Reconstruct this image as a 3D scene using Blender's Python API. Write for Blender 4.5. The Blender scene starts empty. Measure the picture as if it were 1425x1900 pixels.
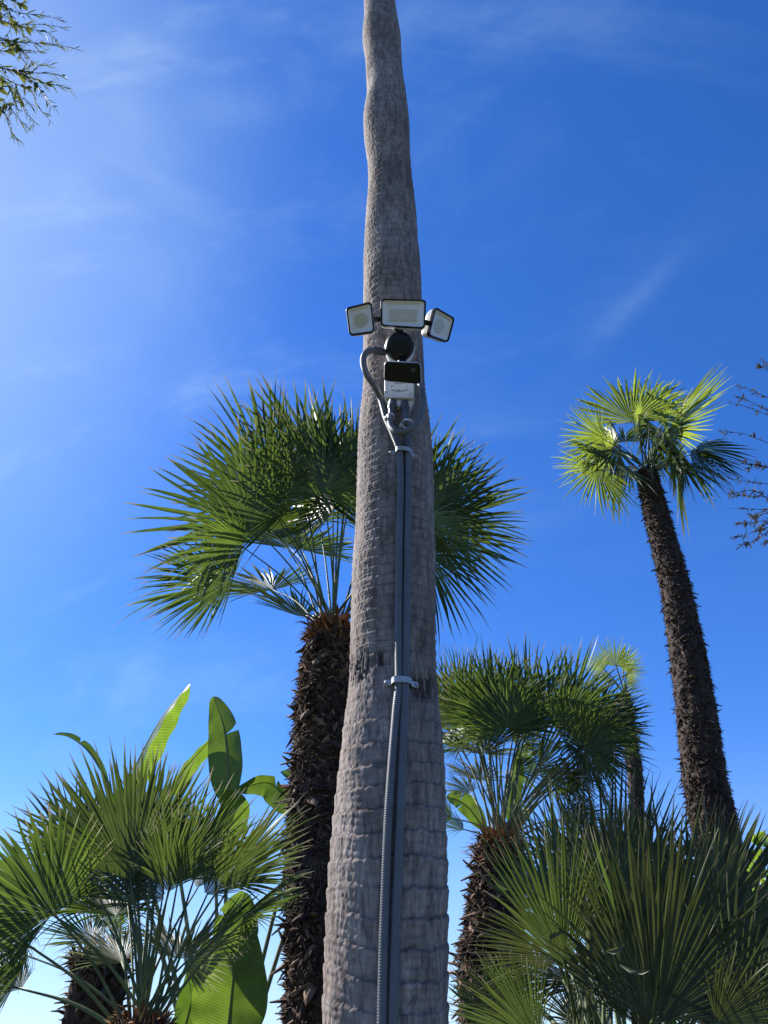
import bpy, math, random
import numpy as np
from mathutils import Vector, Matrix, noise as mnoise

random.seed(11)
rng = np.random.default_rng(5)
R = math.radians
S = bpy.context.scene
C = bpy.context.collection

# ------------------------------------------------------------------ camera
PITCH = R(36.0)
CAM = Vector((0, 0, 1.55))
F_PX = 1427.0
W_PX, H_PX = 1425.0, 1900.0
FWD = Vector((0, math.cos(PITCH), math.sin(PITCH)))
UPV = Vector((0, -math.sin(PITCH), math.cos(PITCH)))

def ray(px, py):
    return FWD + Vector((1, 0, 0)) * ((px - W_PX / 2) / F_PX) + UPV * ((H_PX / 2 - py) / F_PX)

def at(px, py, Y):
    """world point seen at (px,py) of the photograph, Y metres away horizontally"""
    d = ray(px, py)
    return CAM + d * (Y / d.y)

cam = bpy.data.cameras.new('camera')
cam.sensor_fit = 'VERTICAL'; cam.sensor_height = 24.0
cam.lens = 24.0 * F_PX / H_PX
cam.clip_start = 0.05; cam.clip_end = 2000
co = bpy.data.objects.new('camera', cam)
C.objects.link(co)
co.location = CAM
co.rotation_euler = (math.pi / 2 + PITCH, 0, 0)
S.camera = co

# ------------------------------------------------------------------ world and sun
SUN_EL, SUN_AZ = R(43), R(-61)          # azimuth from +Y towards +X
sun_dir = Vector((math.sin(SUN_AZ) * math.cos(SUN_EL), math.cos(SUN_AZ) * math.cos(SUN_EL), math.sin(SUN_EL)))
sl = bpy.data.lights.new('sun', 'SUN'); sl.energy = 5.0; sl.angle = R(0.53); sl.color = (1.0, 0.96, 0.91)
so = bpy.data.objects.new('sun', sl); C.objects.link(so)
so.rotation_euler = (-sun_dir).to_track_quat('-Z', 'Y').to_euler()

CL0, CL1, VEIL, HZH, HZV = 0.03, 0.33, 0.50, 0.36, 0.52
TINT = (0.97, 1.08, 1.50, 1)
def build_world():
    w = bpy.data.worlds.new('World'); S.world = w; w.use_nodes = True
    nt = w.node_tree; nt.nodes.clear(); N = nt.nodes.new; L = nt.links.new
    out = N('ShaderNodeOutputWorld'); bg = N('ShaderNodeBackground')
    sky = N('ShaderNodeTexSky'); sky.sky_type = 'NISHITA'; sky.sun_disc = False
    sky.sun_elevation = SUN_EL; sky.sun_rotation = SUN_AZ
    sky.altitude = 200; sky.air_density = 1.0; sky.dust_density = 0.25; sky.ozone_density = 4.0
    hs = N('ShaderNodeHueSaturation'); hs.inputs['Saturation'].default_value = 1.25; hs.inputs['Value'].default_value = 1.36
    L(sky.outputs[0], hs.inputs['Color'])
    # thin cirrus, laid out by sky direction
    tc = N('ShaderNodeTexCoord')
    def wisps(rot, scale, nscale, lo, hi, det=7):
        mp = N('ShaderNodeMapping'); mp.vector_type = 'POINT'
        mp.inputs['Rotation'].default_value = rot; mp.inputs['Scale'].default_value = scale
        L(tc.outputs['Generated'], mp.inputs['Vector'])
        n = N('ShaderNodeTexNoise'); n.inputs['Scale'].default_value = nscale; n.inputs['Detail'].default_value = det
        n.inputs['Roughness'].default_value = 0.6; n.inputs['Distortion'].default_value = 0.35
        L(mp.outputs[0], n.inputs['Vector'])
        mr = N('ShaderNodeMapRange'); mr.interpolation_type = 'SMOOTHSTEP'
        mr.inputs['From Min'].default_value = lo; mr.inputs['From Max'].default_value = hi
        L(n.outputs[0], mr.inputs['Value'])
        return mr.outputs[0]
    a = wisps((0.5, 0.9, 0.1), (1.0, 4.0, 1.6), 3.2, 0.50, 0.88, 10)
    b = wisps((0.2, 1.2, 0.7), (1.0, 1.0, 3.6), 2.4, 0.48, 0.90, 10)
    mx = N('ShaderNodeMath'); mx.operation = 'ADD'; L(a, mx.inputs[0]); L(b, mx.inputs[1])
    dot = N('ShaderNodeVectorMath'); dot.operation = 'DOT_PRODUCT'
    L(tc.outputs['Generated'], dot.inputs[0]); dot.inputs[1].default_value = sun_dir
    def rng_(lo, hi, a0, a1):
        mr = N('ShaderNodeMapRange'); mr.interpolation_type = 'SMOOTHSTEP'
        mr.inputs['From Min'].default_value = lo; mr.inputs['From Max'].default_value = hi
        mr.inputs['To Min'].default_value = a0; mr.inputs['To Max'].default_value = a1
        L(dot.outputs['Value'], mr.inputs['Value']); return mr.outputs[0]
    ml = N('ShaderNodeMath'); ml.operation = 'MULTIPLY'; ml.use_clamp = True
    L(mx.outputs[0], ml.inputs[0]); L(rng_(0.40, 0.95, CL0, CL1), ml.inputs[1])
    ad = N('ShaderNodeMath'); ad.operation = 'ADD'; ad.use_clamp = True
    L(ml.outputs[0], ad.inputs[0]); L(rng_(0.80, 1.06, 0.0, VEIL), ad.inputs[1])
    # milky air low over the horizon
    sep = N('ShaderNodeSeparateXYZ'); L(tc.outputs['Generated'], sep.inputs[0])
    hz = N('ShaderNodeMapRange'); hz.interpolation_type = 'SMOOTHERSTEP'
    hz.inputs['From Min'].default_value = 0.0; hz.inputs['From Max'].default_value = HZH
    hz.inputs['To Min'].default_value = HZV; hz.inputs['To Max'].default_value = 0.0
    L(sep.outputs['Z'], hz.inputs['Value'])
    ad2 = N('ShaderNodeMath'); ad2.operation = 'ADD'; ad2.use_clamp = True
    L(ad.outputs[0], ad2.inputs[0]); L(hz.outputs[0], ad2.inputs[1])
    # single long cirrus streaks: great-circle arcs between two sky directions, frayed by noise
    fray = wisps((0.1, 0.2, 0.3), (1, 1, 1), 7.0, 0.25, 0.75, 8)
    def mth(op, a, b=None):
        m = N('ShaderNodeMath'); m.operation = op
        for i, v in enumerate((a, b)):
            if v is None: continue
            if isinstance(v, (int, float)): m.inputs[i].default_value = v
            else: L(v, m.inputs[i])
        return m.outputs[0]
    def vdot(v):
        d = N('ShaderNodeVectorMath'); d.operation = 'DOT_PRODUCT'; L(tc.outputs['Generated'], d.inputs[0]); d.inputs[1].default_value = v
        return d.outputs['Value']
    last = ad2.outputs[0]
    for p1, p2, wd, st_ in (((1300, 430), (1040, 700), .013, .085), ((1180, 540), (1060, 640), .025, .05), ((150, 150), (310, 270), .030, .17), ((90, 290), (150, 400), .035, .15),
                            ((280, 215), (640, 175), .022, .10), ((270, 1210), (190, 1340), .020, .22), ((180, 600), (420, 420), .06, .09)):
        d1, d2 = ray(*p1).normalized(), ray(*p2).normalized()
        nrm = d1.cross(d2).normalized(); mid = (d1 + d2).normalized(); al = nrm.cross(mid)
        hl = d1.angle(d2) / 2
        u = mth('DIVIDE', vdot(nrm), wd); v = mth('DIVIDE', vdot(al), hl * .75)
        g = mth('EXPONENT', mth('MULTIPLY', mth('ADD', mth('MULTIPLY', u, u), mth('MULTIPLY', v, v)), -1.0))
        fwd_ = mth('GREATER_THAN', vdot(mid), 0.0)
        g = mth('MULTIPLY', mth('MULTIPLY', g, fwd_), mth('MULTIPLY', fray, st_))
        last = mth('ADD', last, g)
    mix = N('ShaderNodeMix'); mix.data_type = 'RGBA'; mix.clamp_factor = True
    L(last, mix.inputs['Factor'])
    tint = N('ShaderNodeMix'); tint.data_type = 'RGBA'; tint.blend_type = 'MULTIPLY'; tint.inputs['Factor'].default_value = 1
    L(hs.outputs[0], tint.inputs['A']); tint.inputs['B'].default_value = TINT
    L(tint.outputs['Result'], mix.inputs['A']); mix.inputs['B'].default_value = (5.4, 7.6, 9.6, 1)
    L(mix.outputs['Result'], bg.inputs['Color'])
    bg.inputs['Strength'].default_value = 0.05
    L(bg.outputs[0], out.inputs[0])
build_world()
vs = S.view_settings
vs.view_transform = 'Standard'; vs.look = 'None'; vs.gamma = 1; vs.exposure = 1.12

# ------------------------------------------------------------------ materials
def new_mat(name):
    m = bpy.data.materials.new(name); m.use_nodes = True
    nt = m.node_tree; nt.nodes.clear()
    out = nt.nodes.new('ShaderNodeOutputMaterial')
    return m, nt, out

def ramp(nt, fac, stops):
    r = nt.nodes.new('ShaderNodeValToRGB')
    while len(r.color_ramp.elements) > 1: r.color_ramp.elements.remove(r.color_ramp.elements[0])
    r.color_ramp.elements[0].position = stops[0][0]; r.color_ramp.elements[0].color = (*stops[0][1], 1)
    for p, c in stops[1:]:
        e = r.color_ramp.elements.new(p); e.color = (*c, 1)
    nt.links.new(fac, r.inputs[0])
    return r.outputs[0]

def noise_out(nt, scale, detail=4, stretch=(1, 1, 1), rough=0.55):
    tc = nt.nodes.new('ShaderNodeTexCoord'); mp = nt.nodes.new('ShaderNodeMapping')
    mp.inputs['Scale'].default_value = stretch
    nt.links.new(tc.outputs['Object'], mp.inputs[0])
    n = nt.nodes.new('ShaderNodeTexNoise'); n.inputs['Scale'].default_value = scale
    n.inputs['Detail'].default_value = detail; n.inputs['Roughness'].default_value = rough
    nt.links.new(mp.outputs[0], n.inputs['Vector'])
    return n.outputs[0]

def mixc(nt, fac, a, b, mode='MIX'):
    m = nt.nodes.new('ShaderNodeMix'); m.data_type = 'RGBA'; m.blend_type = mode
    for k, v in (('Factor', fac), ('A', a), ('B', b)):
        if isinstance(v, (int, float)): m.inputs[k].default_value = v
        elif isinstance(v, tuple): m.inputs[k].default_value = (*v, 1)
        else: nt.links.new(v, m.inputs[k])
    return m.outputs['Result']

def bump(nt, h, strength, dist):
    b = nt.nodes.new('ShaderNodeBump'); b.inputs['Strength'].default_value = strength
    b.inputs['Distance'].default_value = dist
    nt.links.new(h, b.inputs['Height'])
    return b.outputs[0]

def plain(name, col, rough=0.5, spec=0.5, metal=0.0, var=0.12, nscale=40, bstr=0.0):
    m, nt, out = new_mat(name)
    p = nt.nodes.new('ShaderNodeBsdfPrincipled')
    n = noise_out(nt, nscale, 5)
    c = ramp(nt, n, [(0.3, tuple(x * (1 - var) for x in col)), (0.7, tuple(min(1, x * (1 + var)) for x in col))])
    nt.links.new(c, p.inputs['Base Color'])
    p.inputs['Roughness'].default_value = rough; p.inputs['Metallic'].default_value = metal
    p.inputs['Specular IOR Level'].default_value = spec
    if bstr: nt.links.new(bump(nt, n, bstr, 0.002), p.inputs['Normal'])
    nt.links.new(p.outputs[0], out.inputs[0])
    return m

def leaf_mat(name, dark, light, trans, tip=(0.30, 0.24, 0.12), tfac=0.36, rough=0.38, tip_pos=0.93, veins=0.0, spec=0.4):
    """thin leaf: glossy skin over a translucent blade. Attributes: s (base>tip), rnd (per blade)."""
    m, nt, out = new_mat(name)
    N = nt.nodes.new; L = nt.links.new
    at_s = N('ShaderNodeAttribute'); at_s.attribute_name = 's'
    at_r = N('ShaderNodeAttribute'); at_r.attribute_name = 'rnd'
    oi = N('ShaderNodeObjectInfo')
    a = N('ShaderNodeMath'); a.operation = 'MULTIPLY_ADD'; L(at_r.outputs['Fac'], a.inputs[0]); a.inputs[1].default_value = 0.6
    b = N('ShaderNodeMath'); b.operation = 'MULTIPLY'; L(oi.outputs['Random'], b.inputs[0]); b.inputs[1].default_value = 0.4
    L(b.outputs[0], a.inputs[2])
    base = ramp(nt, a.outputs[0], [(0.05, dark), (0.95, light)])
    n = noise_out(nt, 14, 4)
    nf = ramp(nt, n, [(0.35, (0.78, 0.80, 0.78)), (0.68, (1.16, 1.12, 1.05))])
    base = mixc(nt, 1.0, base, nf, 'MULTIPLY')
    # dry brown tips, longer on some blades; fans also paint in sun glints
    tipm = N('ShaderNodeMath'); tipm.operation = 'MULTIPLY_ADD'; L(at_r.outputs['Fac'], tipm.inputs[0])
    tipm.inputs[1].default_value = 0.06; L(at_s.outputs['Fac'], tipm.inputs[2])
    tm = N('ShaderNodeMapRange'); tm.inputs['From Min'].default_value = tip_pos; tm.inputs['From Max'].default_value = tip_pos + 0.08
    L(tipm.outputs[0], tm.inputs['Value'])
    base2 = mixc(nt, tm.outputs[0], base, tip)
    p = N('ShaderNodeBsdfPrincipled'); L(base2, p.inputs['Base Color'])
    p.inputs['Roughness'].default_value = rough; p.inputs['Specular IOR Level'].default_value = spec
    t = N('ShaderNodeBsdfTranslucent')
    tv = ramp(nt, a.outputs[0], [(0.05, (0.55, 0.60, 0.6)), (0.95, (1.5, 1.42, 1.25))])
    tcol = mixc(nt, 1.0, mixc(nt, 1.0, trans, nf, 'MULTIPLY'), tv, 'MULTIPLY')
    tcol = mixc(nt, tm.outputs[0], tcol, tip)
    L(tcol, t.inputs['Color'])
    if veins:
        at_v = N('ShaderNodeAttribute'); at_v.attribute_name = 'v'
        wv = N('ShaderNodeTexWave'); wv.wave_type = 'BANDS'; wv.bands_direction = 'X'
        cmb = N('ShaderNodeCombineXYZ'); L(at_v.outputs['Fac'], cmb.inputs[0]); L(cmb.outputs[0], wv.inputs['Vector'])
        wv.inputs['Scale'].default_value = veins; wv.inputs['Distortion'].default_value = 0.0
        vf = ramp(nt, wv.outputs['Fac'], [(0.2, (0.80, 0.84, 0.80)), (0.8, (1.12, 1.10, 1.05))])
        L(mixc(nt, 1.0, base2, vf, 'MULTIPLY'), p.inputs['Base Color']); tcol = mixc(nt, 1.0, tcol, vf, 'MULTIPLY'); L(tcol, t.inputs['Color'])
        L(bump(nt, wv.outputs['Fac'], 0.35, 0.004), p.inputs['Normal'])
    mx = N('ShaderNodeMixShader'); mx.inputs[0].default_value = tfac
    L(p.outputs[0], mx.inputs[1]); L(t.outputs[0], mx.inputs[2]); L(mx.outputs[0], out.inputs[0])
    return m

M = {}
M['fan'] = leaf_mat('fan_leaf', (0.018, 0.040, 0.016), (0.088, 0.128, 0.046), (0.135, 0.215, 0.034), tip=(0.36, 0.32, 0.19), tip_pos=0.88, tfac=0.31, rough=0.45, spec=0.32)  # tip colour paled for painted sun glints as well as dry ends
M['fan_deep'] = leaf_mat('fan_leaf_deep', (0.016, 0.034, 0.015), (0.070, 0.100, 0.038), (0.115, 0.17, 0.032), tip=(0.30, 0.27, 0.17), tip_pos=0.89, tfac=0.28, rough=0.46, spec=0.32)
M['fan_olive'] = leaf_mat('fan_leaf_olive', (0.026, 0.038, 0.017), (0.095, 0.108, 0.050), (0.13, 0.16, 0.045), tip=(0.24, 0.21, 0.13), tfac=0.20, rough=0.48, spec=0.32)
M['fan_bright'] = leaf_mat('fan_leaf_bright', (0.035, 0.070, 0.018), (0.10, 0.15, 0.035), (0.28, 0.37, 0.045), tip=(0.42, 0.36, 0.22), tfac=0.45, rough=0.45, spec=0.3)
M['fan_pale'] = leaf_mat('fan_leaf_pale', (0.07, 0.09, 0.05), (0.12, 0.14, 0.085), (0.20, 0.24, 0.10), tip=(0.35, 0.3, 0.2), tfac=0.38, rough=0.5, spec=0.25)
M['broad'] = leaf_mat('broad_leaf', (0.045, 0.085, 0.032), (0.075, 0.13, 0.04), (0.15, 0.25, 0.025), tip=(0.25, 0.18, 0.08), tfac=0.42, rough=0.30, tip_pos=1.2, veins=13)
M['twig_leaf'] = leaf_mat('twig_leaf', (0.035, 0.055, 0.018), (0.10, 0.115, 0.025), (0.20, 0.22, 0.03), tip=(0.2, 0.15, 0.06), tfac=0.42, rough=0.6, spec=0.15)
M['twig_dark'] = leaf_mat('twig_leaf_dark', (0.045, 0.038, 0.03), (0.085, 0.07, 0.045), (0.16, 0.13, 0.06), tip=(0.10, 0.07, 0.05), tfac=0.2, rough=0.65, spec=0.15)
M['shrub_leaf'] = leaf_mat('shrub_leaf', (0.04, 0.09, 0.02), (0.10, 0.16, 0.03), (0.32, 0.48, 0.04), tip=(0.2, 0.2, 0.06), tfac=0.42)
M['petiole'] = plain('petiole', (0.085, 0.110, 0.038), 0.55, 0.3, var=0.35, nscale=9)
M['petiole_pale'] = plain('petiole_pale', (0.16, 0.175, 0.075), 0.5, 0.35, var=0.3, nscale=9)
M['twig'] = plain('twig_bark', (0.07, 0.055, 0.042), 0.8, 0.2, var=0.3)
M['white'] = plain('white_plastic', (0.72, 0.71, 0.68), 0.38, 0.5, var=0.05, nscale=12)
M['box_white'] = plain('box_plastic', (0.62, 0.61, 0.57), 0.5, 0.4, var=0.07, nscale=25)
M['black'] = plain('black_plastic', (0.008, 0.008, 0.009), 0.45, 0.22, var=0.2, nscale=20)
M['lens'] = plain('lens_glass', (0.05, 0.055, 0.06), 0.15, 0.5, var=0.1)
M['black_gloss'] = plain('black_glass', (0.006, 0.006, 0.007), 0.25, 0.3, var=0.1)
M['diffuser'] = plain('lamp_diffuser', (0.66, 0.66, 0.66), 0.28, 0.5, var=0.03, nscale=8)
M['led'] = plain('led_board', (0.60, 0.58, 0.53), 0.4, 0.5, var=0.1, nscale=90)
M['led_amber'] = plain('reflector_board', (0.50, 0.48, 0.36), 0.4, 0.5, var=0.1, nscale=60)
M['led_dot'] = plain('led_chip', (0.45, 0.44, 0.36), 0.3, 0.5)
M['conduit'] = plain('grey_conduit', (0.098, 0.103, 0.112), 0.5, 0.35, var=0.12, nscale=30)
M['conduit_fit'] = plain('conduit_fitting', (0.06, 0.066, 0.076), 0.5, 0.4, var=0.15)
M['conduit_pale'] = plain('conduit_light_grey', (0.17, 0.17, 0.175), 0.5, 0.4, var=0.15)
M['metal'] = plain('galvanised_steel', (0.36, 0.37, 0.39), 0.55, 0.4, metal=0.35, var=0.15, nscale=60)
M['tie'] = plain('cable_tie', (0.55, 0.55, 0.56), 0.45, 0.5)

def bark_mat():
    m, nt, out = new_mat('ringed_bark'); N = nt.nodes.new; L = nt.links.new
    p = N('ShaderNodeBsdfPrincipled'); p.inputs['Roughness'].default_value = 0.88; p.inputs['Specular IOR Level'].default_value = 0.2
    big = noise_out(nt, 6, 5, (1, 1, 0.5))
    c = ramp(nt, big, [(0.3, (0.175, 0.142, 0.122)), (0.55, (0.262, 0.222, 0.197)), (0.75, (0.345, 0.304, 0.276))])
    fine = noise_out(nt, 60, 6, (1, 1, 0.22), 0.7)
    f2 = ramp(nt, fine, [(0.34, (0.46, 0.44, 0.44)), (0.60, (1.16, 1.15, 1.14))])
    c = mixc(nt, 1.0, c, f2, 'MULTIPLY')
    stk = noise_out(nt, 150, 3, (1, 1, 0.10), 0.6)
    c = mixc(nt, 1.0, c, ramp(nt, stk, [(0.32, (0.66, 0.63, 0.62)), (0.50, (1.04, 1.03, 1.02))]), 'MULTIPLY')
    at_g = N('ShaderNodeAttribute'); at_g.attribute_name = 'groove'
    c = mixc(nt, at_g.outputs['Fac'], c, (0.055, 0.042, 0.036))
    sp = noise_out(nt, 22, 3)
    spk = ramp(nt, sp, [(0.66, (0, 0, 0)), (0.74, (1, 1, 1))])
    c = mixc(nt, spk, c, (0.12, 0.10, 0.09))
    L(c, p.inputs['Base Color'])
    L(bump(nt, fine, 0.7, 0.004), p.inputs['Normal'])
    L(p.outputs[0], out.inputs[0]); return m
M['bark'] = bark_mat()

def shag_mat(name, a, b, c3):
    m, nt, out = new_mat(name); N = nt.nodes.new; L = nt.links.new
    p = N('ShaderNodeBsdfPrincipled'); p.inputs['Roughness'].default_value = 0.85; p.inputs['Specular IOR Level'].default_value = 0.25
    at_r = N('ShaderNodeAttribute'); at_r.attribute_name = 'rnd'
    base = ramp(nt, at_r.outputs['Fac'], [(0.0, a), (0.55, b), (0.93, c3)])
    n = noise_out(nt, 60, 5, (1, 1, 0.25))
    base = mixc(nt, 1.0, base, ramp(nt, n, [(0.3, (0.6, 0.6, 0.6)), (0.7, (1.25, 1.22, 1.2))]), 'MULTIPLY')
    L(base, p.inputs['Base Color'])
    L(bump(nt, n, 0.8, 0.006), p.inputs['Normal'])
    L(p.outputs[0], out.inputs[0]); return m
M['shag'] = shag_mat('shaggy_bark', (0.024, 0.015, 0.011), (0.078, 0.047, 0.031), (0.24, 0.155, 0.10))
M['shag_far'] = shag_mat('fibrous_bark', (0.022, 0.015, 0.012), (0.064, 0.043, 0.032), (0.16, 0.11, 0.085))
M['fibre'] = shag_mat('ginger_fibre', (0.13, 0.055, 0.025), (0.26, 0.115, 0.05), (0.42, 0.25, 0.12))

# ------------------------------------------------------------------ helpers
def tag(o, label, cat, group=None, kind=None):
    if label: o['label'] = label
    if cat: o['category'] = cat
    if group: o['group'] = group
    if kind: o['kind'] = kind
    return o

def thing(name, label, cat, loc, group=None):
    o = bpy.data.objects.new(name, None); C.objects.link(o); o.location = loc
    o.empty_display_size = 0.1
    return tag(o, label, cat, group)

class MB:
    """mesh buffer with per-vertex attributes"""
    def __init__(s): s.v = []; s.f = []; s.a = {'s': [], 'rnd': [], 'v': []}
    def add(s, pts, faces, sv=None, rnd=0.5, vv=None):
        o = len(s.v); s.v.extend([tuple(p) for p in pts])
        s.f.extend([tuple(i + o for i in f) for f in faces])
        n = len(pts)
        s.a['s'].extend(sv if sv is not None else [0.0] * n)
        s.a['rnd'].extend(rnd if isinstance(rnd, list) else [rnd] * n)
        s.a['v'].extend(vv if vv is not None else [0.0] * n)
    def build(s, name, mat, parent=None, smooth=True, attrs=True):
        org = Vector((0, 0, 0))
        p = parent
        while p is not None: org += p.location; p = p.parent
        me = bpy.data.meshes.new(name)
        arr = np.array(s.v, dtype=float).reshape(-1, 3)
        loc = Vector((0, 0, 0))
        if parent is None:
            loc = Vector((arr[:, 0].mean(), arr[:, 1].mean(), arr[:, 2].min()))
            org = loc
        arr = arr - np.array(org)
        me.from_pydata([tuple(r) for r in arr.tolist()], [], s.f)
        if attrs:
            for k, vals in s.a.items():
                at_ = me.attributes.new(k, 'FLOAT', 'POINT'); at_.data.foreach_set('value', np.array(vals, dtype=np.float32))
        if smooth: me.polygons.foreach_set('use_smooth', [True] * len(me.polygons))
        me.materials.append(mat)
        o = bpy.data.objects.new(name, me); C.objects.link(o)
        o.location = loc
        if parent is not None: o.parent = parent
        return o

def catmull(pts, n):
    pts = [Vector(p) for p in pts]
    if len(pts) == 2: return [pts[0].lerp(pts[1], i / n) for i in range(n + 1)]
    P = [pts[0] * 2 - pts[1]] + pts + [pts[-1] * 2 - pts[-2]]
    out = []; m = len(pts) - 1
    for k in range(n + 1):
        u = k / n * m; i = min(int(u), m - 1); t = u - i
        a, b, c, d = P[i], P[i + 1], P[i + 2], P[i + 3]
        out.append(0.5 * ((2 * b) + (c - a) * t + (2 * a - 5 * b + 4 * c - d) * t * t + (3 * b - a - 3 * c + d) * t ** 3))
    return out

def tube(mb, pts, rad, seg=8, rnd=0.5, cap=True, flat=1.0):
    """rad: number or list. Rotation-minimising frame."""
    n = len(pts); rr = rad if isinstance(rad, (list, tuple)) else [rad] * n
    t0 = (pts[1] - pts[0]).normalized()
    u = t0.orthogonal().normalized(); V = []; F = []; sv = []
    for i in range(n):
        t = (pts[min(i + 1, n - 1)] - pts[max(i - 1, 0)])
        if t.length < 1e-9: t = t0
        t = t.normalized(); u = (u - t * u.dot(t))
        if u.length < 1e-6: u = t.orthogonal()
        u.normalize(); w = t.cross(u)
        for k in range(seg):
            a = 2 * math.pi * k / seg
            V.append(pts[i] + (u * math.cos(a) + w * math.sin(a) * flat) * rr[i]); sv.append(i / (n - 1))
        if i:
            for k in range(seg):
                k2 = (k + 1) % seg
                F.append(((i - 1) * seg + k, (i - 1) * seg + k2, i * seg + k2, i * seg + k))
    if cap: F.append(tuple(range(seg))[::-1]); F.append(tuple((n - 1) * seg + k for k in range(seg)))
    mb.add(V, F, sv, rnd)

def box(mb, c, x, y, z, rnd=0.5):
    """box with half-axis vectors x,y,z"""
    V = []
    for i in (-1, 1):
        for j in (-1, 1):
            for k in (-1, 1): V.append(c + x * i + y * j + z * k)
    mb.add(V, [(0, 1, 3, 2), (4, 6, 7, 5), (0, 4, 5, 1), (2, 3, 7, 6), (0, 2, 6, 4), (1, 5, 7, 3)], None, rnd)

def lathe(mb, base, axis, prof, seg=32, rnd=0.5):
    """prof: list of (distance along axis, radius)"""
    axis = axis.normalized(); u = axis.orthogonal().normalized(); w = axis.cross(u)
    V = []; F = []
    for i, (h, r) in enumerate(prof):
        for k in range(seg):
            a = 2 * math.pi * k / seg
            V.append(base + axis * h + (u * math.cos(a) + w * math.sin(a)) * max(r, 1e-5))
        if i:
            for k in range(seg):
                k2 = (k + 1) % seg
                F.append(((i - 1) * seg + k, (i - 1) * seg + k2, i * seg + k2, i * seg + k))
    F.append(tuple(range(seg))[::-1]); F.append(tuple((len(prof) - 1) * seg + k for k in range(seg)))
    mb.add(V, F, None, rnd)

# ------------------------------------------------------------------ ground
def ground():
    m, nt, out = new_mat('garden_ground'); p = nt.nodes.new('ShaderNodeBsdfPrincipled')
    n = noise_out(nt, 0.6, 6); n2 = noise_out(nt, 40, 4)
    c = ramp(nt, n, [(0.4, (0.05, 0.075, 0.022)), (0.6, (0.10, 0.085, 0.055))])
    c = mixc(nt, 1.0, c, ramp(nt, n2, [(0.3, (0.6, 0.6, 0.6)), (0.7, (1.2, 1.2, 1.2))]), 'MULTIPLY')
    nt.links.new(c, p.inputs['Base Color']); p.inputs['Roughness'].default_value = 0.95
    nt.links.new(bump(nt, n2, 0.8, 0.03), p.inputs['Normal']); nt.links.new(p.outputs[0], out.inputs[0])
    mb = MB(); V = []; F = []
    rads = [0, 1, 2, 4, 8, 14, 25, 50, 120, 300, 700]; seg = 48
    for i, r in enumerate(rads):
        for k in range(seg):
            a = 2 * math.pi * k / seg; x, y = r * math.cos(a), r * math.sin(a)
            z = 0.05 * mnoise.noise(Vector((x * 0.4, y * 0.4, 0))) if r < 60 else 0
            V.append(Vector((x, y, z)))
        if i:
            for k in range(seg):
                k2 = (k + 1) % seg; F.append(((i - 1) * seg + k, (i - 1) * seg + k2, i * seg + k2, i * seg + k))
    mb.add(V, F); o = mb.build('ground', m); tag(o, None, None, kind='structure')
ground()

# ------------------------------------------------------------------ main trunk
TY = 1.75
prof_px = [(0, 674.5, 732), (29, 676, 735.5), (59, 674, 742), (74, 673, 743.5), (118, 678.5, 746), (147, 681, 748), (177, 680, 754),
    (224, 673, 759), (250, 675, 760), (295, 682, 760.5), (339, 683, 764), (383, 680.5, 770), (412, 677, 773), (455, 675, 777),
    (501, 674, 780.5), (554, 674.5, 781.5), (625, 674.7, 783), (657, 674, 785), (709, 674.5, 786), (730, 674.5, 788.5),
    (752, 670.5, 792), (794, 667, 797), (836, 663, 801), (878, 661.5, 804), (1000, 658, 807), (1150, 652.7, 808.6),
    (1209, 651.5, 810.6), (1268, 648.8, 811.8), (1328, 641, 818.5), (1426, 627, 828), (1505, 618, 829.5), (1624, 608, 832),
    (1742, 603.4, 832), (1892, 598.7, 832)]
zz, cc, rr_ = [], [], []
for y, l, r in prof_px:
    d = ray((l + r) / 2, y); t = TY / d.y; P = CAM + d * t
    zz.append(P.z); cc.append(P.x); rr_.append((r - l) / 2 * t / F_PX)
zz += [1.0, 0.4, 0.0, 8.0, 11.6]; cc += [cc[-1], cc[-1], cc[-1], cc[0], cc[0]]
rr_ += [rr_[-1] * 1.03, rr_[-1] * 1.12, rr_[-1] * 1.3, rr_[0] * 0.92, rr_[0] * 0.8]
o_ = np.argsort(zz); zz = np.array(zz)[o_]; cc = np.array(cc)[o_]; rr_ = np.array(rr_)[o_]
def smooth_interp(z, arr):
    z = np.asarray(z, dtype=float); acc = 0
    for k, w_ in ((-0.06, .25), (0, .5), (0.06, .25)): acc = acc + w_ * np.interp(z + k * np.clip((z) / 4, .3, 1.2), zz, arr)
    return acc
def trunk_c(z): return float(smooth_interp(z, cc))
def trunk_r(z): return float(smooth_interp(z, rr_))

def vnoise(th, z, fth, fz, seed):
    """value noise periodic in theta (fth cells round) with numpy"""
    g = np.random.default_rng(seed).random((fth, 4096))
    sl_ = ((seed * 0.61803) % 1.0 - .5) * 60.0 / fth * min(fz, 30) / 6
    th = th + sl_ * z * .35 + 0.5 / fth * np.sin(z * fz * 1.7 + seed) + 0.35 / fth * np.sin(z * fz * 4.1 + 2 * seed)
    z = z + 0.35 / fz * np.sin(np.round(fth * .4) * th + seed)
    x = (th / (2 * np.pi) * fth) % fth; y = (z * fz + 40) % 4000
    xi = np.floor(x).astype(int); yi = np.floor(y).astype(int)
    u = x - xi; v = y - yi; u = u * u * (3 - 2 * u); v = v * v * (3 - 2 * v)
    x0 = xi % fth; x1 = (xi + 1) % fth
    return (g[x0, yi] * (1 - u) + g[x1, yi] * u) * (1 - v) + (g[x0, yi + 1] * (1 - u) + g[x1, yi + 1] * u) * v

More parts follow.
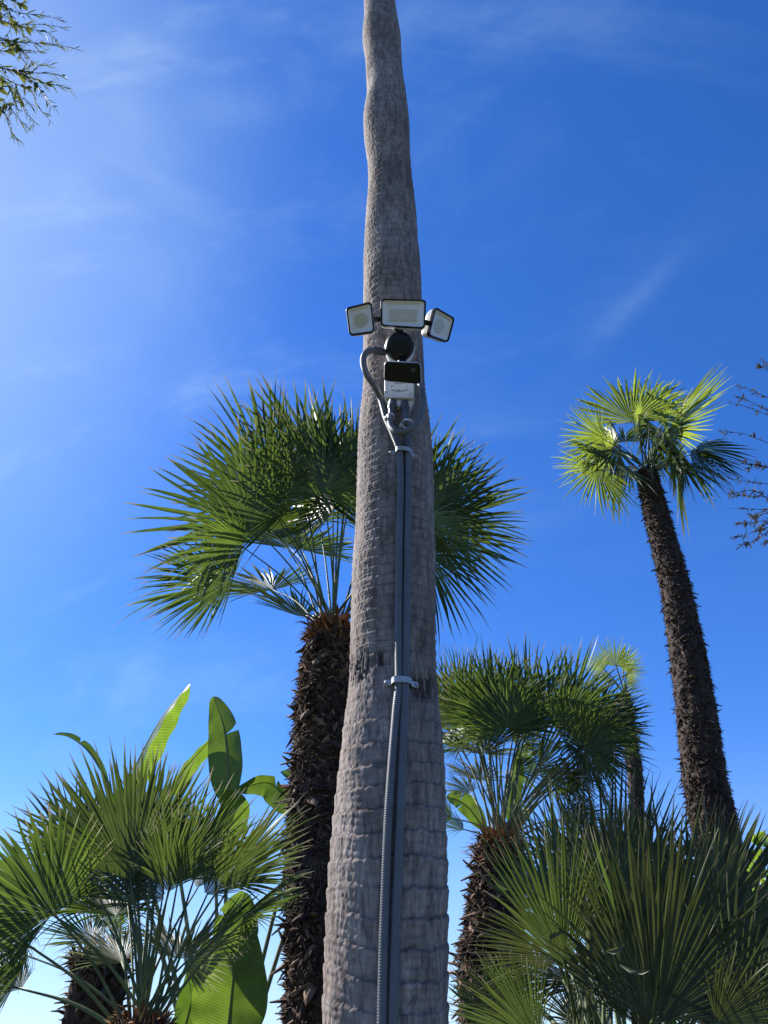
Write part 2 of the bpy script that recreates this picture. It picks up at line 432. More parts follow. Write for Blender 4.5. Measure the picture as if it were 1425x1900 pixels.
def build_main_palm():
    root = thing('palm_tree', 'tall bare grey ringed palm trunk carrying the floodlight camera and conduits', 'palm tree', (trunk_c(0), TY, 0))
    z_list = np.concatenate([np.arange(0, 1.5, 0.02), np.arange(1.5, 6.6, 0.0031), np.arange(6.6, 11.5, 0.03)])
    nth = 300
    th = np.linspace(0, 2 * np.pi, nth, endpoint=False)
    Z, T = np.meshgrid(z_list, th, indexing='ij')
    base_r = smooth_interp(Z, rr_); cx = smooth_interp(Z, cc)
    sp = np.interp(z_list, [0, 2.2, 2.35, 3.4, 3.7, 6.5, 11], [0.052, 0.048, 0.030, 0.030, 0.036, 0.040, 0.05])
    ph = np.concatenate([[0], np.cumsum(np.diff(z_list) / sp[1:])])
    PH = ph[:, None] + 0.30 * (vnoise(T, Z, 7, 2.0, 1) - .5) + 0.42 * np.sin(T + Z * 0.7) + 0.55 * (vnoise(T, Z, 3, 8.0, 2) - .5) + 0.10 * (vnoise(T, Z, 40, 14.0, 22) - .5) + 0.10 * (vnoise(T, Z, 90, 40.0, 23) - .5)
    fr = PH - np.floor(PH)
    saw = fr ** 1.6                      # slopes outward up to the scar, then drops
    ew = np.interp(Z, [2.2, 2.5], [.7, 1.]) * (0.05 + 0.07 * vnoise(T, Z, 31, 25, 41))
    edge = np.exp(-((fr - 0.97) / ew) ** 2) + np.exp(-((fr + 0.03) / ew) ** 2)
    f3 = (PH * 3.0 + 0.5 * vnoise(T, Z, 12, 30, 61)) % 1.0
    fine_ring = np.exp(-((f3 - .5) / 0.16) ** 2) * vnoise(T, Z, 14, 24, 62)
    strength = 0.35 + 0.9 * vnoise(T, Z, 9, 4.0, 3)
    smooth_band = 1 - 0.85 * np.exp(-((Z - 2.27) / 0.055) ** 2)   # plain band under the torn patch
    T0, Z0 = T, Z
    Tn = T + 0.06 * (vnoise(T, Z, 30, 30, 51) - .5); Zn = Z + 0.03 * (vnoise(T, Z, 20, 16, 52) - .5) + 0.012 * (vnoise(T, Z, 60, 50, 53) - .5)
    ringA = 0.0046 * strength * smooth_band * np.interp(Z, [0, 4.4, 5.0, 12], [1, 1, .45, .45])
    fiss = 0.6 * vnoise(Tn, Zn, 120, 24, 4) + 0.4 * vnoise(Tn, Zn, 75, 57, 44); fiss2 = vnoise(Tn, Zn, 60, 9, 5); lump = vnoise(T, Z, 6, 5, 6); lump2 = vnoise(T, Z, 14, 12, 7)
    lump3 = vnoise(Tn, Zn, 44, 60, 17); fib = vnoise(Tn, Zn, 150, 70, 18); grain = vnoise(T, Z, 150, 180, 19)
    low = np.interp(Z, [0, 2.3, 2.6, 12], [1.1, 1.1, .5, .4])
    rad = base_r + ringA * (saw - 0.4) * (.7 + .6 * vnoise(Tn + .3 * Z, Zn, 37, 23, 63)) - ringA * 0.5 * edge + - 0.0012 * fine_ring + 0.0008 * low * (fiss - .5) + 0.0006 * low * (fiss2 - .5) + 0.0012 * (fib - .5) + 0.0016 * (grain - .5) \
        + 0.006 * (lump - .5) + 0.0014 * (lump2 - .5) + 0.0004 * (lump3 - .5)
    X = cx + rad * np.sin(T); Y = TY - rad * np.cos(T)
    groove = np.clip(edge * (0.25 + 0.75 * strength) * 0.85 * smooth_band, 0, 1) * (0.45 + 0.55 * vnoise(T, Z, 24, 20, 8)) + 0.32 * fine_ring
    groove = np.clip(groove + 0.7 * np.interp(Z, [2.25, 2.5], [.6, .25]) * np.clip((0.38 - fiss) * 6, 0, 1) * np.clip(vnoise(T, Z, 12, 6, 9) * 2 - .8, 0, 1), 0, 1)
    # torn dark fibre patches round z of the lower strap
    zs = lambda y: at(742, y, TY - .1).z
    for tc_, zc, wt, wz in ((-0.95, zs(1232), 0.26, 0.026), (-0.72, zs(1225), 0.10, 0.035), (0.62, zs(1272), 0.28, 0.030), (0.95, zs(1262), 0.14, 0.03), (-0.3, zs(1222), .16, .018), (-1.2, zs(1215), .12, .02)):
        tt = (T + np.pi) % (2 * np.pi) - np.pi
        g = np.exp(-((tt - tc_) / wt) ** 2 - ((Z - zc) / wz) ** 2) * np.clip(vnoise(Tn, Zn, 130, 16, 10) * vnoise(Tn, Zn, 190, 90, 11) * 9 - 1.2, 0, 1)
        groove = np.clip(groove + 1.6 * g, 0, 1); X += -np.sin(T) * g * 0.008; Y += np.cos(T) * g * 0.008
    nz = len(z_list)
    V = np.stack([X - root.location.x, Y - root.location.y, Z], -1).reshape(-1, 3)
    i = np.arange(nz - 1)[:, None] * nth; k = np.arange(nth)[None, :]; k2 = (k + 1) % nth
    Fq = np.stack([i + k, i + k2, i + nth + k2, i + nth + k], -1).reshape(-1, 4)
    me = bpy.data.meshes.new('trunk')
    me.vertices.add(len(V)); me.vertices.foreach_set('co', V.ravel())
    me.loops.add(Fq.size); me.loops.foreach_set('vertex_index', Fq.ravel().astype(np.int32))
    me.polygons.add(len(Fq)); me.polygons.foreach_set('loop_start', (np.arange(len(Fq)) * 4).astype(np.int32))
    me.polygons.foreach_set('loop_total', np.full(len(Fq), 4, dtype=np.int32))
    me.update(calc_edges=True); me.validate()
    a = me.attributes.new('groove', 'FLOAT', 'POINT'); a.data.foreach_set('value', groove.ravel().astype(np.float32))
    me.polygons.foreach_set('use_smooth', np.ones(len(Fq), dtype=bool))
    me.materials.append(M['bark'])
    o = bpy.data.objects.new('trunk', me); C.objects.link(o); o.parent = root
    return root

def surf(px, py, off):
    """point on (or off metres out from) the main trunk's face seen at a pixel"""
    Y = TY - 0.12
    for _ in range(12):
        P = at(px, py, Y); r = trunk_r(P.z) + off; dx = P.x - trunk_c(P.z)
        Y = TY - math.sqrt(max(r * r - dx * dx, 1e-6))
    return at(px, py, Y)

# ------------------------------------------------------------------ fan leaf
DOWN = Vector((0, 0, -1))
def fan_blade(mb, H, A, N, L, spread=200, nseg=36, cup=0.12, droop=0.07, fuse=0.34, fold=0.5, jitter=.9, wmul=1.0, edge_len=0.62, rings=7, rs=None):
    rs = rs or random
    A = A.normalized(); N = (N - A * N.dot(A)).normalized(); B = N.cross(A)
    nseg = max(8, int(nseg * 1.0)); d_ang = R(spread) / nseg
    half0 = math.tan(d_ang / 2)
    for i in range(nseg):
        a = -R(spread) / 2 + d_ang * (i + 0.5)
        a += (rs.random() - .5) * d_ang * 0.5
        q = abs(a) / (R(spread) / 2)
        Ls = L * (1 - (1 - edge_len) * q * q) * (0.88 + 0.18 * rs.random()) * (1 - .3 * rs.random() * q ** 6)
        if rs.random() < 0.04: Ls *= 0.7
        sf = min(0.8, fuse * (1 - 0.6 * q ** 3) * L / Ls * (0.88 + 0.24 * rs.random()))
        dr = droop * (0.5 + 1.1 * rs.random()) * (1 + 1.6 * q ** 4) * (1.8 if rs.random() < 0.08 else 1)
        side = (rs.random() - .5) * 0.11 * jitter
        out_ = (rs.random() - .5) * 0.12 * jitter
        tw = (rs.random() - .5) * 2.2 * jitter
        rnd = rs.random()
        d = A * math.cos(a) + B * math.sin(a); side_v = B * math.cos(a) - A * math.sin(a)
        ss = [0.03, sf * 0.55, sf] + [sf + (1 - sf) * t for t in (0.25, 0.5, 0.75, 1.0)]
        if rings > 7: ss = [0.03, sf * 0.4, sf * 0.75, sf] + [sf + (1 - sf) * t for t in (0.15, 0.3, 0.45, 0.6, 0.75, 0.88, 1.0)]
        V = []; F = []; sv = []
        for j, s in enumerate(ss):
            fr = max(0.0, (s - sf) / (1 - sf))
            r = s * Ls
            P = H + d * r + N * (cup * r * (0.4 + s)) + DOWN * (dr * Ls * s ** 2.6) + side_v * (side * Ls * fr ** 2) + N * (out_ * Ls * fr ** 2)
            w = half0 * sf * Ls * wmul * (1 + 1.1 * fr * (1 - fr)) * (1 - fr ** 2.4) if fr > 0 else half0 * r * (1.0 if r < sf * Ls * .8 else (1 + wmul) / 2)
            if j == len(ss) - 1: w = 0.0006
            ca, sa = math.cos(tw * min(1, fr * 2)), math.sin(tw * min(1, fr * 2))
            sd = side_v * ca + N * sa; nn = N * ca - side_v * sa
            fo = fold if fr == 0 else fold * (1 + 0.8 * fr)
            V += [P - sd * w * math.cos(fo) ** .3 + nn * w * math.tan(min(fo, 1.0)), P - nn * 0.0, P + sd * w * math.cos(fo) ** .3 + nn * w * math.tan(min(fo, 1.0))]
            sv += [s] * 3
            if j:
                b = (j - 1) * 3; F += [(b, b + 1, b + 4, b + 3), (b + 1, b + 2, b + 5, b + 4)]
        mb.add(V, F, sv, rnd)

def petiole_mesh(mb, base, hub, sag, r0, r1, seg=6, out_dir=None, n=10):
    mid = base.lerp(hub, 0.5) + Vector((0, 0, sag * (hub - base).length))
    pts = catmull([base, mid, hub], n)
    tube(mb, pts, [r0 + (r1 - r0) * i / n for i in range(n + 1)], seg, 0.5, True, 0.6)

def frond(root, base, H, A, N, L, mat='fan', pet='petiole', sag=0.06, r0=0.010, r1=0.0045, name='frond', **kw):
    mb = MB(); fan_blade(mb, H, A, N, L, **kw)
    f = mb.build(name, M[mat], root, smooth=False)
    if base is not None:
        pm = MB(); end = H + A.normalized() * L * 0.05
        petiole_mesh(pm, base, end, sag, r0, r1)
        pm.build('petiole', M[pet], f)
    return f

def px_frond(root, base, hub, tip, roll=0, lean=0, **kw):
    """hub and tip are (px, py, Y). roll turns the blade about its axis, lean tips it."""
    H = at(*hub); T = at(*tip); A = T - H; L = A.length
    N = (CAM - H).normalized(); A.normalize(); N = (N - A * N.dot(A)).normalized()
    N = Matrix.Rotation(R(roll), 3, A) @ N
    if lean:
        B = N.cross(A); A2 = Matrix.Rotation(R(lean), 3, B) @ A; N = Matrix.Rotation(R(lean), 3, B) @ N; A = A2
    return frond(root, base, H, A, N, L, **kw)

def echo(Ls, rs, p=0.6, dy=0.35, amp=22):
    out = []
    for h, t, roll, kw in Ls:
        out.append((h, t, roll, kw))
        if rs.random() < p:
            ox, oy, od = rs.uniform(-amp, amp), rs.uniform(-amp, amp), rs.uniform(.1, dy)
            k2 = dict(kw)
            if 'spread' in k2: k2['spread'] *= rs.uniform(.75, 1.0)
            out.append(((h[0] + ox, h[1] + oy, h[2] + od), (t[0] + ox * 2, t[1] + oy * 1.5, t[2] + od + rs.uniform(-.2, .3)), roll + rs.uniform(-30, 30), k2))
    return out

def rand_frond(root, base, az, el, plen, L, rs, **kw):
    """frond leaving the crown at azimuth/elevation in degrees"""
    a, e = R(az), R(el)
    d = Vector((math.sin(a) * math.cos(e), math.cos(a) * math.cos(e), math.sin(e)))
    H = base + d * plen
    # blade continues outward and turns down
    ax = (d + DOWN * (0.25 + 0.3 * rs.random())).normalized()
    side = d.cross(Vector((0, 0, 1))).normalized()
    N = side.cross(ax).normalized()
    if N.z < 0: N = -N
    N = Matrix.Rotation(R(rs.uniform(-35, 35)), 3, ax) @ N
    return frond(root, base, H, ax, -N, L, rs=rs, **kw)

# ------------------------------------------------------------------ shaggy trunk
def shaggy_trunk(root, path, rad, nscale=700, size=0.05, mat='shag', out=0.6, up=0.5, top_fibre=True, n_path=60, seed=3, fibre_len=0.16, n_fib=160, wild=.6):
    rs = random.Random(seed)
    pts = catmull(path, n_path)
    n = len(pts)
    rl = [np.interp(i / (n - 1), np.linspace(0, 1, len(rad)), rad) for i in range(n)]
    mb = MB(); seg = 48; V = []; F = []; rn = []
    for i, P in enumerate(pts):
        for k in range(seg):
            a = 2 * math.pi * k / seg
            q = Vector((math.cos(a), math.sin(a), 0))
            nn = 0.7 * mnoise.noise(Vector((q.x * 2 + seed, q.y * 2, P.z * 7))) + 0.7 * mnoise.noise(Vector((q.x * 5, q.y * 5 + seed, P.z * 30))) + 0.6 * mnoise.noise(Vector((q.x * 14, q.y * 14 + seed, P.z * 70)))
            V.append(P + q * rl[i] * (0.92 + 0.13 * nn)); rn.append(0.25 + 0.3 * nn)
        if i:
            for k in range(seg):
                k2 = (k + 1) % seg; F.append(((i - 1) * seg + k, (i - 1) * seg + k2, i * seg + k2, i * seg + k))
    F.append(tuple(range(seg))[::-1]); F.append(tuple((n - 1) * seg + k for k in range(seg)))
    mb.add(V, F, None, [max(0, min(1, x)) for x in rn])
    # old leaf bases and torn fibre, in rough spiral order
    for j in range(nscale):
        u = (j + rs.random()) / nscale; fi = u * (n - 1); i = min(int(fi), n - 2)
        P = pts[i].lerp(pts[i + 1], fi - i); r = rl[i] * 0.93
        a = j * 2.39996 + rs.uniform(-.3, .3)
        q = Vector((math.cos(a), math.sin(a), 0)); tang = Vector((-q.y, q.x, 0))
        sz = size * rs.uniform(0.4, 1.2) * (1.9 if rs.random() < .07 else 1)
        d = (q * out * rs.uniform(0.3, 1.5) + Vector((0, 0, up + wild * rs.uniform(-0.7, .7))) + tang * wild * rs.uniform(-1, 1)).normalized()
        b0 = P + q * r * 0.96; w = sz * rs.uniform(0.16, 0.42); th_ = sz * 0.10
        nrm = d.cross(tang).normalized()
        droop = Vector((0, 0, -1)) * sz * rs.uniform(-0.1, 0.45)
        V = []
        for s, ww in ((0, 1.0), (0.5, 0.75), (1.0, 0.12)):
            c = b0 + d * sz * s + droop * s * s
            V += [c - tang * w * ww, c + nrm * th_ * (1 - s * .7) * 1.6, c + tang * w * ww, c - nrm * th_ * (1 - s * .7)]
        F = []
        for b in (0, 4):
            for k in range(4): F.append((b + k, b + (k + 1) % 4, b + 4 + (k + 1) % 4, b + 4 + k))
        F.append((8, 9, 10, 11))
        mb.add(V, F, None, rs.random() ** 1.5)
    # loose hair
    for j in range(int(nscale * .9)):
        fi = rs.random() * (n - 1.01); i = int(fi); P = pts[i]; a = rs.uniform(0, 6.283)
        q = Vector((math.cos(a), math.sin(a), 0)); b0 = P + q * rl[i] * .95
        d = (q * rs.uniform(.3, 1) + Vector((rs.uniform(-.6, .6), rs.uniform(-.6, .6), rs.uniform(-1, .8)))).normalized() * size * rs.uniform(.6, 1.6)
        tg = Vector((-q.y, q.x, 0)) * size * .022
        m1 = b0 + d * .5 + Vector((0, 0, .004)); e = b0 + d - Vector((0, 0, size * .2))
        mb.add([b0 - tg, b0 + tg, m1 + tg, m1 - tg, e], [(0, 1, 2, 3), (3, 2, 4)], None, rs.uniform(.3, 1))
    mb.build('trunk', M[mat], root)
    if top_fibre:
        fb = MB(); top = pts[-1]; rt = rl[-1]
        for j in range(n_fib):
            a = rs.uniform(0, 6.283); q = Vector((math.cos(a), math.sin(a), 0)); tang = Vector((-q.y, q.x, 0))
            b0 = top + q * rt * rs.uniform(.3, .98) - Vector((0, 0, rs.uniform(0.0, fibre_len * 0.8)))
            ln = fibre_len * rs.uniform(.4, 1.2)
            d = (q * rs.uniform(.1, .8) + Vector((0, 0, rs.uniform(.1, 1.2))) + tang * rs.uniform(-.5, .5)).normalized()
            w = rs.uniform(.004, .014)
            m1 = b0 + d * ln * .5; e = b0 + d * ln + DOWN * ln * rs.uniform(0, .5)
            nn = d.cross(tang) * w * .5
            fb.add([b0 - tang * w, b0 + nn, b0 + tang * w, m1 - tang * w * .8, m1 + nn, m1 + tang * w * .8, e],
                   [(0, 1, 4, 3), (1, 2, 5, 4), (3, 4, 6), (4, 5, 6)], None, rs.random())
        fb.build('crown_fibre', M['fibre'], root)
    return pts

GROUP = 'shaggy fan palms'
def ground_under(p): return Vector((p.x, p.y, 0))

# ------------------------------------------------------------------ big banana-like leaf
def broad_leaf(mb, pts, width, N0, fold=0.25, splits=(), n=44, m=6, rnd=0.5, tipw=0.9, seed=0, curl=0.0, wave=0.02):
    """pts: midrib control points; N0: up-face hint; splits: fractions with (side, depth)"""
    rs = random.Random(seed)
    P = catmull(pts, n)
    ln = sum((P[i + 1] - P[i]).length for i in range(n))
    def half(s): return width * (max(0.0, math.sin(math.pi * min(1, s ** 0.75)))) ** 0.55 * (1 - 0.12 * s)
    for side in (-1, 1):
        cuts = sorted([c for c, sd in splits if sd == side])
        edges = [0.0] + cuts + [1.0]
        for e in range(len(edges) - 1):
            s0, s1 = edges[e], edges[e + 1]
            k = max(3, int((s1 - s0) * n)); V = []; F = []; sv = []; vv = []
            dz = rs.uniform(-.25, .25) if cuts else 0
            for i in range(k + 1):
                f = i / k
                for j in range(m + 1):
                    g = j / m
                    # shards narrow toward their outer end
                    gap = (0.015 + 0.05 * g) * g * (1 if cuts else 0)
                    ff = f * (1 - (gap if s1 < 1 else 0) - (gap if s0 > 0 else 0)) + (gap if s0 > 0 else 0)
                    s = s0 + (s1 - s0) * ff
                    u = s * n; ii = min(int(u), n - 1); p = P[ii].lerp(P[ii + 1], u - ii)
                    t = (P[min(ii + 1, n)] - P[max(ii - 1, 0)]).normalized()
                    nn = (N0 - t * N0.dot(t)).normalized(); b = t.cross(nn)
                    w = half(s) * g
                    an = fold * (1 + curl * g) + dz * g
                    q = p + b * side * w * math.cos(an) + nn * w * math.sin(an) + t * w * 0.18
                    q += nn * wave * math.sin(s * 26 + side + 3 * g) * g * g * width * 2
                    V.append(q); sv.append(s * .9); vv.append(s * 1.0 - g * .05)
            for i in range(k):
                for j in range(m):
                    a = i * (m + 1) + j; F.append((a, a + 1, a + m + 2, a + m + 1))
            mb.add(V, F, sv, rnd, vv)
    return P

def big_leaf(root, base, pts, width, N0, name='leaf', rib=0.008, mat='broad', **kw):
    mb = MB(); P = broad_leaf(mb, pts, width, N0, **kw)
    f = mb.build(name, M[mat], root)
    r = MB(); k = len(P)
    st = catmull([base, base.lerp(P[0], .5) + Vector((0, 0, .05)), P[0]], 10)
    path = st[:-1] + P
    tube(r, path, [rib * (2.0 - 1.0 * i / 10) if i < 10 else rib * (1 - 0.85 * (i - 10) / k) for i in range(len(path))], 6)
    r.build('midrib', M['petiole_pale'], f)
    return f

# ================================================================== BUILD
palm_main = build_main_palm()
top = Vector((trunk_c(11.4), TY, 11.45)); rsx = random.Random(77)
for i in range(12):
    rand_frond(palm_main, top, i * 137.5, rsx.uniform(25, 80), 0.7, 0.6, rsx, mat='fan', nseg=26, spread=170)

# ------- palm behind the trunk, to the left
Y2 = 4.2
b2 = at(618, 1172, Y2)
p2 = thing('palm_tree', 'fan palm with thick dark shaggy trunk directly behind the tall grey trunk', 'palm tree', ground_under(at(588, 1850, Y2)), GROUP)
path2 = [ground_under(at(594, 1895, Y2)), at(597, 1893, Y2), at(592, 1600, Y2), at(598, 1400, Y2), at(604, 1270, Y2), b2]
shaggy_trunk(p2, path2, [0.20, 0.19, 0.175, 0.165, 0.155, 0.135], 6500, 0.050, 'shag', seed=3, out=0.55, up=0.0, n_path=330, n_fib=520, wild=1)
L2 = [ # hub, tip, roll, kw
    ((468, 975, 4.0), (312, 838, 3.9), 12, dict(spread=230, nseg=40)),
    ((452, 1012, 3.75), (300, 985, 3.6), -28, dict(spread=170, nseg=38)),
    ((432, 1075, 4.0), (268, 1050, 3.95), 38, dict(spread=190, nseg=40, droop=.16)),
    ((600, 918, 3.95), (606, 752, 3.9), 10, dict(spread=235, nseg=42)),
    ((548, 930, 4.2), (478, 770, 4.3), -25, dict(spread=220, nseg=40)),
    ((640, 925, 4.4), (665, 760, 4.5), -30, dict(spread=220, nseg=38)),
    ((560, 905, 4.6), (560, 765, 4.8), 40, dict(spread=210, nseg=38)),
    ((735, 930, 4.4), (790, 765, 4.4), -12, dict(spread=170, nseg=38)),
    ((800, 935, 4.1), (905, 835, 4.1), 14, dict(spread=180, nseg=40)),
    ((798, 985, 4.3), (978, 965, 4.4), -20, dict(spread=190, nseg=40)),
    ((790, 1030, 4.0), (925, 1110, 3.95), 30, dict(spread=180, nseg=38, droop=.2)),
    ((780, 965, 3.75), (910, 1010, 3.6), 50, dict(spread=170, nseg=36)),
    ((520, 1000, 4.9), (470, 915, 5.2), 25, dict(spread=170, nseg=34)),
    ((505, 1095, 4.9), (455, 1060, 5.3), 45, dict(spread=190, nseg=34)),
    ((560, 1020, 5.0), (540, 960, 5.4), 40, dict(spread=190, nseg=34)),
    ((560, 1145, 4.7), (495, 1095, 5.0), 62, dict(spread=120, nseg=26)),
    ((690, 990, 4.8), (700, 880, 5.2), 20, dict(spread=170, nseg=34)),
    ((505, 945, 4.1), (415, 800, 4.1), -10, dict(spread=170, nseg=38)),
    ((650, 905, 4.1), (690, 750, 4.05), 14, dict(spread=225, nseg=38)),
    ((825, 960, 4.5), (955, 895, 4.6), 5, dict(spread=190, nseg=38, mat='fan_deep')),
    ((500, 985, 4.5), (440, 850, 4.6), 35, dict(spread=150, nseg=36)),
]
for h, t, roll, kw in echo(L2, random.Random(2), .12):
    px_frond(p2, b2 + Vector((random.uniform(-.06, .06), random.uniform(-.06, .06), random.uniform(-.04, .05))), h, t, roll, cup=random.uniform(.02, .2), **kw)
rs2 = random.Random(21)
for i in range(4):   # young spears and rear leaves rising out of the heart
    px, py = rs2.uniform(575, 665), rs2.uniform(890, 1000)
    px_frond(p2, b2, (px, py, 4.2 + rs2.uniform(-.2, .8)), (px + rs2.uniform(-60, 60), py - rs2.uniform(90, 150), 4.5 + rs2.uniform(-.3, .6)), rs2.uniform(-60, 60), spread=120, nseg=26, mat='fan', pet='petiole_pale')

# ------- low palm, bottom left
Y3 = 2.9
b3 = at(262, 1915, Y3)
p3 = thing('palm_tree', 'low wide fan palm in the bottom left corner in front of the banana-like leaves', 'palm tree', ground_under(b3), GROUP)
shaggy_trunk(p3, [ground_under(b3), b3.lerp(ground_under(b3), .5), b3 + Vector((0, 0, 0.03))], [0.16, 0.14, 0.085], 500, 0.05, seed=8, n_fib=120, fibre_len=.1)
L3 = [
    ((96, 1698, 2.6), (-40, 1530, 2.5), -8, dict(spread=205, nseg=40, mat='fan', droop=.05)),
    ((242, 1632, 2.85), (200, 1375, 2.8), 10, dict(spread=120, nseg=34, mat='fan_deep', droop=.04)),
    ((250, 1625, 3.1), (330, 1385, 3.1), -15, dict(spread=110, nseg=32, mat='fan', droop=.04)),
    ((225, 1610, 3.2), (130, 1420, 3.25), 20, dict(spread=130, nseg=34, mat='fan_deep')),
    ((312, 1655, 2.6), (345, 1485, 2.5), 8, dict(spread=110, nseg=32, mat='fan_deep')),
    ((325, 1640, 3.0), (440, 1440, 3.0), -10, dict(spread=100, nseg=30, mat='fan')),
    ((408, 1644, 2.8), (520, 1500, 2.75), 25, dict(spread=120, nseg=34, mat='fan_deep')),
    ((380, 1660, 3.1), (500, 1570, 3.2), -45, dict(spread=120, nseg=30, mat='fan')),
    ((459, 1703, 2.9), (555, 1625, 2.9), 72, dict(spread=140, nseg=30, mat='fan')),
    ((341, 1787, 3.1), (450, 1710, 3.2), 48, dict(spread=170, nseg=32, mat='fan_pale')),
    ((330, 1780, 3.4), (290, 1720, 3.6), 50, dict(spread=150, nseg=30, mat='fan_pale')),
    ((228, 1787, 3.4), (170, 1722, 3.6), 35, dict(spread=120, nseg=26, mat='fan_pale')),
    ((50, 1752, 2.7), (-15, 1705, 2.6), 48, dict(spread=220, nseg=36, mat='fan', droop=.3)),
    ((25, 1832, 2.75), (-60, 1790, 2.6), 10, dict(spread=160, nseg=34, mat='fan_deep')),
    ((180, 1690, 3.3), (90, 1600, 3.5), 50, dict(spread=190, nseg=34, mat='fan_deep', droop=.25)),
    ((215, 1700, 3.2), (150, 1650, 3.4), 60, dict(spread=200, nseg=32, mat='fan', droop=.25)),
    ((150, 1610, 3.0), (95, 1440, 3.0), 10, dict(spread=110, nseg=30, mat='fan_deep')),
    ((285, 1560, 3.4), (280, 1400, 3.5), 10, dict(spread=100, nseg=28, mat='fan_deep')),
    ((370, 1600, 3.3), (410, 1470, 3.3), 10, dict(spread=100, nseg=28, mat='fan_deep')),
    ((400, 1740, 3.2), (475, 1660, 3.3), 55, dict(spread=150, nseg=28, mat='fan')),
]
for h, t, roll, kw in echo(L3[:-6], random.Random(3), .8, .35) + L3[-6:]:
    px_frond(p3, b3 + Vector((random.uniform(-.04, .04), random.uniform(-.04, .04), random.uniform(-.04, .02))), h, t, roll, cup=random.uniform(.05, .2), r0=.0065, r1=.0032, **dict(dict(wmul=1.2, jitter=.65, fuse=.38), **kw))
rs3 = random.Random(31)
for i in range(7):
    px, py = rs3.uniform(225, 310), rs3.uniform(1600, 1680)
    px_frond(p3, b3, (px, py, 2.95 + rs3.uniform(-.1, .4)), (px + rs3.uniform(-90, 90), py - rs3.uniform(120, 190), 3.1 + rs3.uniform(-.3, .3)), rs3.uniform(-70, 70), spread=90, nseg=22, mat='fan_deep', r0=.0065, r1=.0032)

# ------- far small shaggy trunk, bottom left
Y9 = 4.6
b9 = at(182, 1775, Y9)
p9 = thing('palm_tree', 'short shaggy palm stump standing behind the bottom left fan palm', 'palm tree', ground_under(b9), GROUP)
shaggy_trunk(p9, [ground_under(at(172, 1890, Y9)), at(172, 1890, Y9), b9], [0.15, 0.15, 0.12], 500, 0.07, seed=12, n_fib=120)
for h, t, roll, kw in [((170, 1745, 4.6), (95, 1700, 4.7), 50, dict(spread=180, nseg=30)), ((205, 1735, 4.8), (260, 1690, 4.9), 40, dict(spread=160, nseg=28)),
                       ((190, 1720, 4.9), (200, 1640, 5.0), 30, dict(spread=160, nseg=28))]:
    px_frond(p9, b9, h, t, roll, **kw)

# ------- right middle palm
Y4 = 5.0
b4 = at(928, 1568, Y4)
p4 = thing('palm_tree', 'fan palm with ginger fibre at its crown, right of the tall grey trunk', 'palm tree', ground_under(at(905, 1850, Y4)), GROUP)
shaggy_trunk(p4, [ground_under(at(912, 1890, Y4)), at(912, 1890, Y4), at(915, 1720, Y4), b4], [0.18, 0.18, 0.17, 0.12], 3600, 0.055, seed=15, wild=1, up=.1, n_fib=520, fibre_len=.2)
L4 = [
    ((942, 1352, 4.7), (905, 1190, 4.6), 8, dict(spread=230, nseg=42, mat='fan')),
    ((1019, 1338, 4.9), (1075, 1205, 5.0), -10, dict(spread=215, nseg=38, mat='fan')),
    ((1084, 1388, 4.5), (1195, 1330, 4.4), 12, dict(spread=250, nseg=46, mat='fan_deep', droop=.16)),
    ((868, 1345, 4.9), (840, 1195, 4.9), -8, dict(spread=150, nseg=36, mat='fan_deep')),
    ((985, 1330, 5.3), (985, 1190, 5.4), 10, dict(spread=150, nseg=36, mat='fan')),
    ((1060, 1330, 5.3), (1130, 1215, 5.4), 15, dict(spread=150, nseg=36, mat='fan')),
    ((1100, 1340, 5.1), (1180, 1270, 5.1), -20, dict(spread=160, nseg=34, mat='fan_deep')),
    ((1075, 1395, 4.8), (1120, 1420, 4.4), 70, dict(spread=160, nseg=34, mat='fan_deep', droop=.3)),
    ((900, 1400, 5.4), (860, 1350, 5.8), 45, dict(spread=180, nseg=34, mat='fan_pale')),
    ((1095, 1365, 4.7), (1190, 1400, 4.6), -25, dict(spread=220, nseg=42, mat='fan_deep', droop=.1)),
    ((1050, 1350, 4.6), (1130, 1270, 4.5), 20, dict(spread=200, nseg=40, mat='fan')),
    ((830, 1350, 5.2), (800, 1230, 5.3), 10, dict(spread=180, nseg=36, mat='fan')),
    ((900, 1345, 5.0), (870, 1250, 4.7), 45, dict(spread=200, nseg=36, mat='fan')),
    ((1110, 1400, 4.9), (1175, 1440, 4.8), 20, dict(spread=230, nseg=40, mat='fan_deep', droop=.1)),
    ((1130, 1350, 5.2), (1190, 1290, 5.2), 10, dict(spread=210, nseg=38, mat='fan')),
    ((1060, 1440, 5.2), (1130, 1470, 5.2), 35, dict(spread=200, nseg=34, mat='fan_deep')),
    ((960, 1430, 5.5), (1010, 1390, 5.6), 40, dict(spread=200, nseg=34, mat='fan')),
    ((855, 1385, 5.0), (790, 1360, 5.0), 45, dict(spread=190, nseg=34, mat='fan')),
    ((875, 1470, 5.3), (820, 1440, 5.4), 55, dict(spread=170, nseg=30, mat='fan_pale')),
    ((1000, 1430, 5.5), (1040, 1370, 5.8), 50, dict(spread=180, nseg=32, mat='fan')),
    ((960, 1390, 5.6), (970, 1330, 5.9), 55, dict(spread=180, nseg=32, mat='fan_deep')),
    ((1030, 1460, 5.2), (1100, 1420, 5.3), 50, dict(spread=180, nseg=32, mat='fan_deep', droop=.2)),
    ((860, 1540, 4.9), (800, 1500, 4.9), 60, dict(spread=140, nseg=26, mat='fan')),
    ((1040, 1520, 4.9), (1110, 1500, 4.9), 50, dict(spread=170, nseg=30, mat='fan_deep')),
]
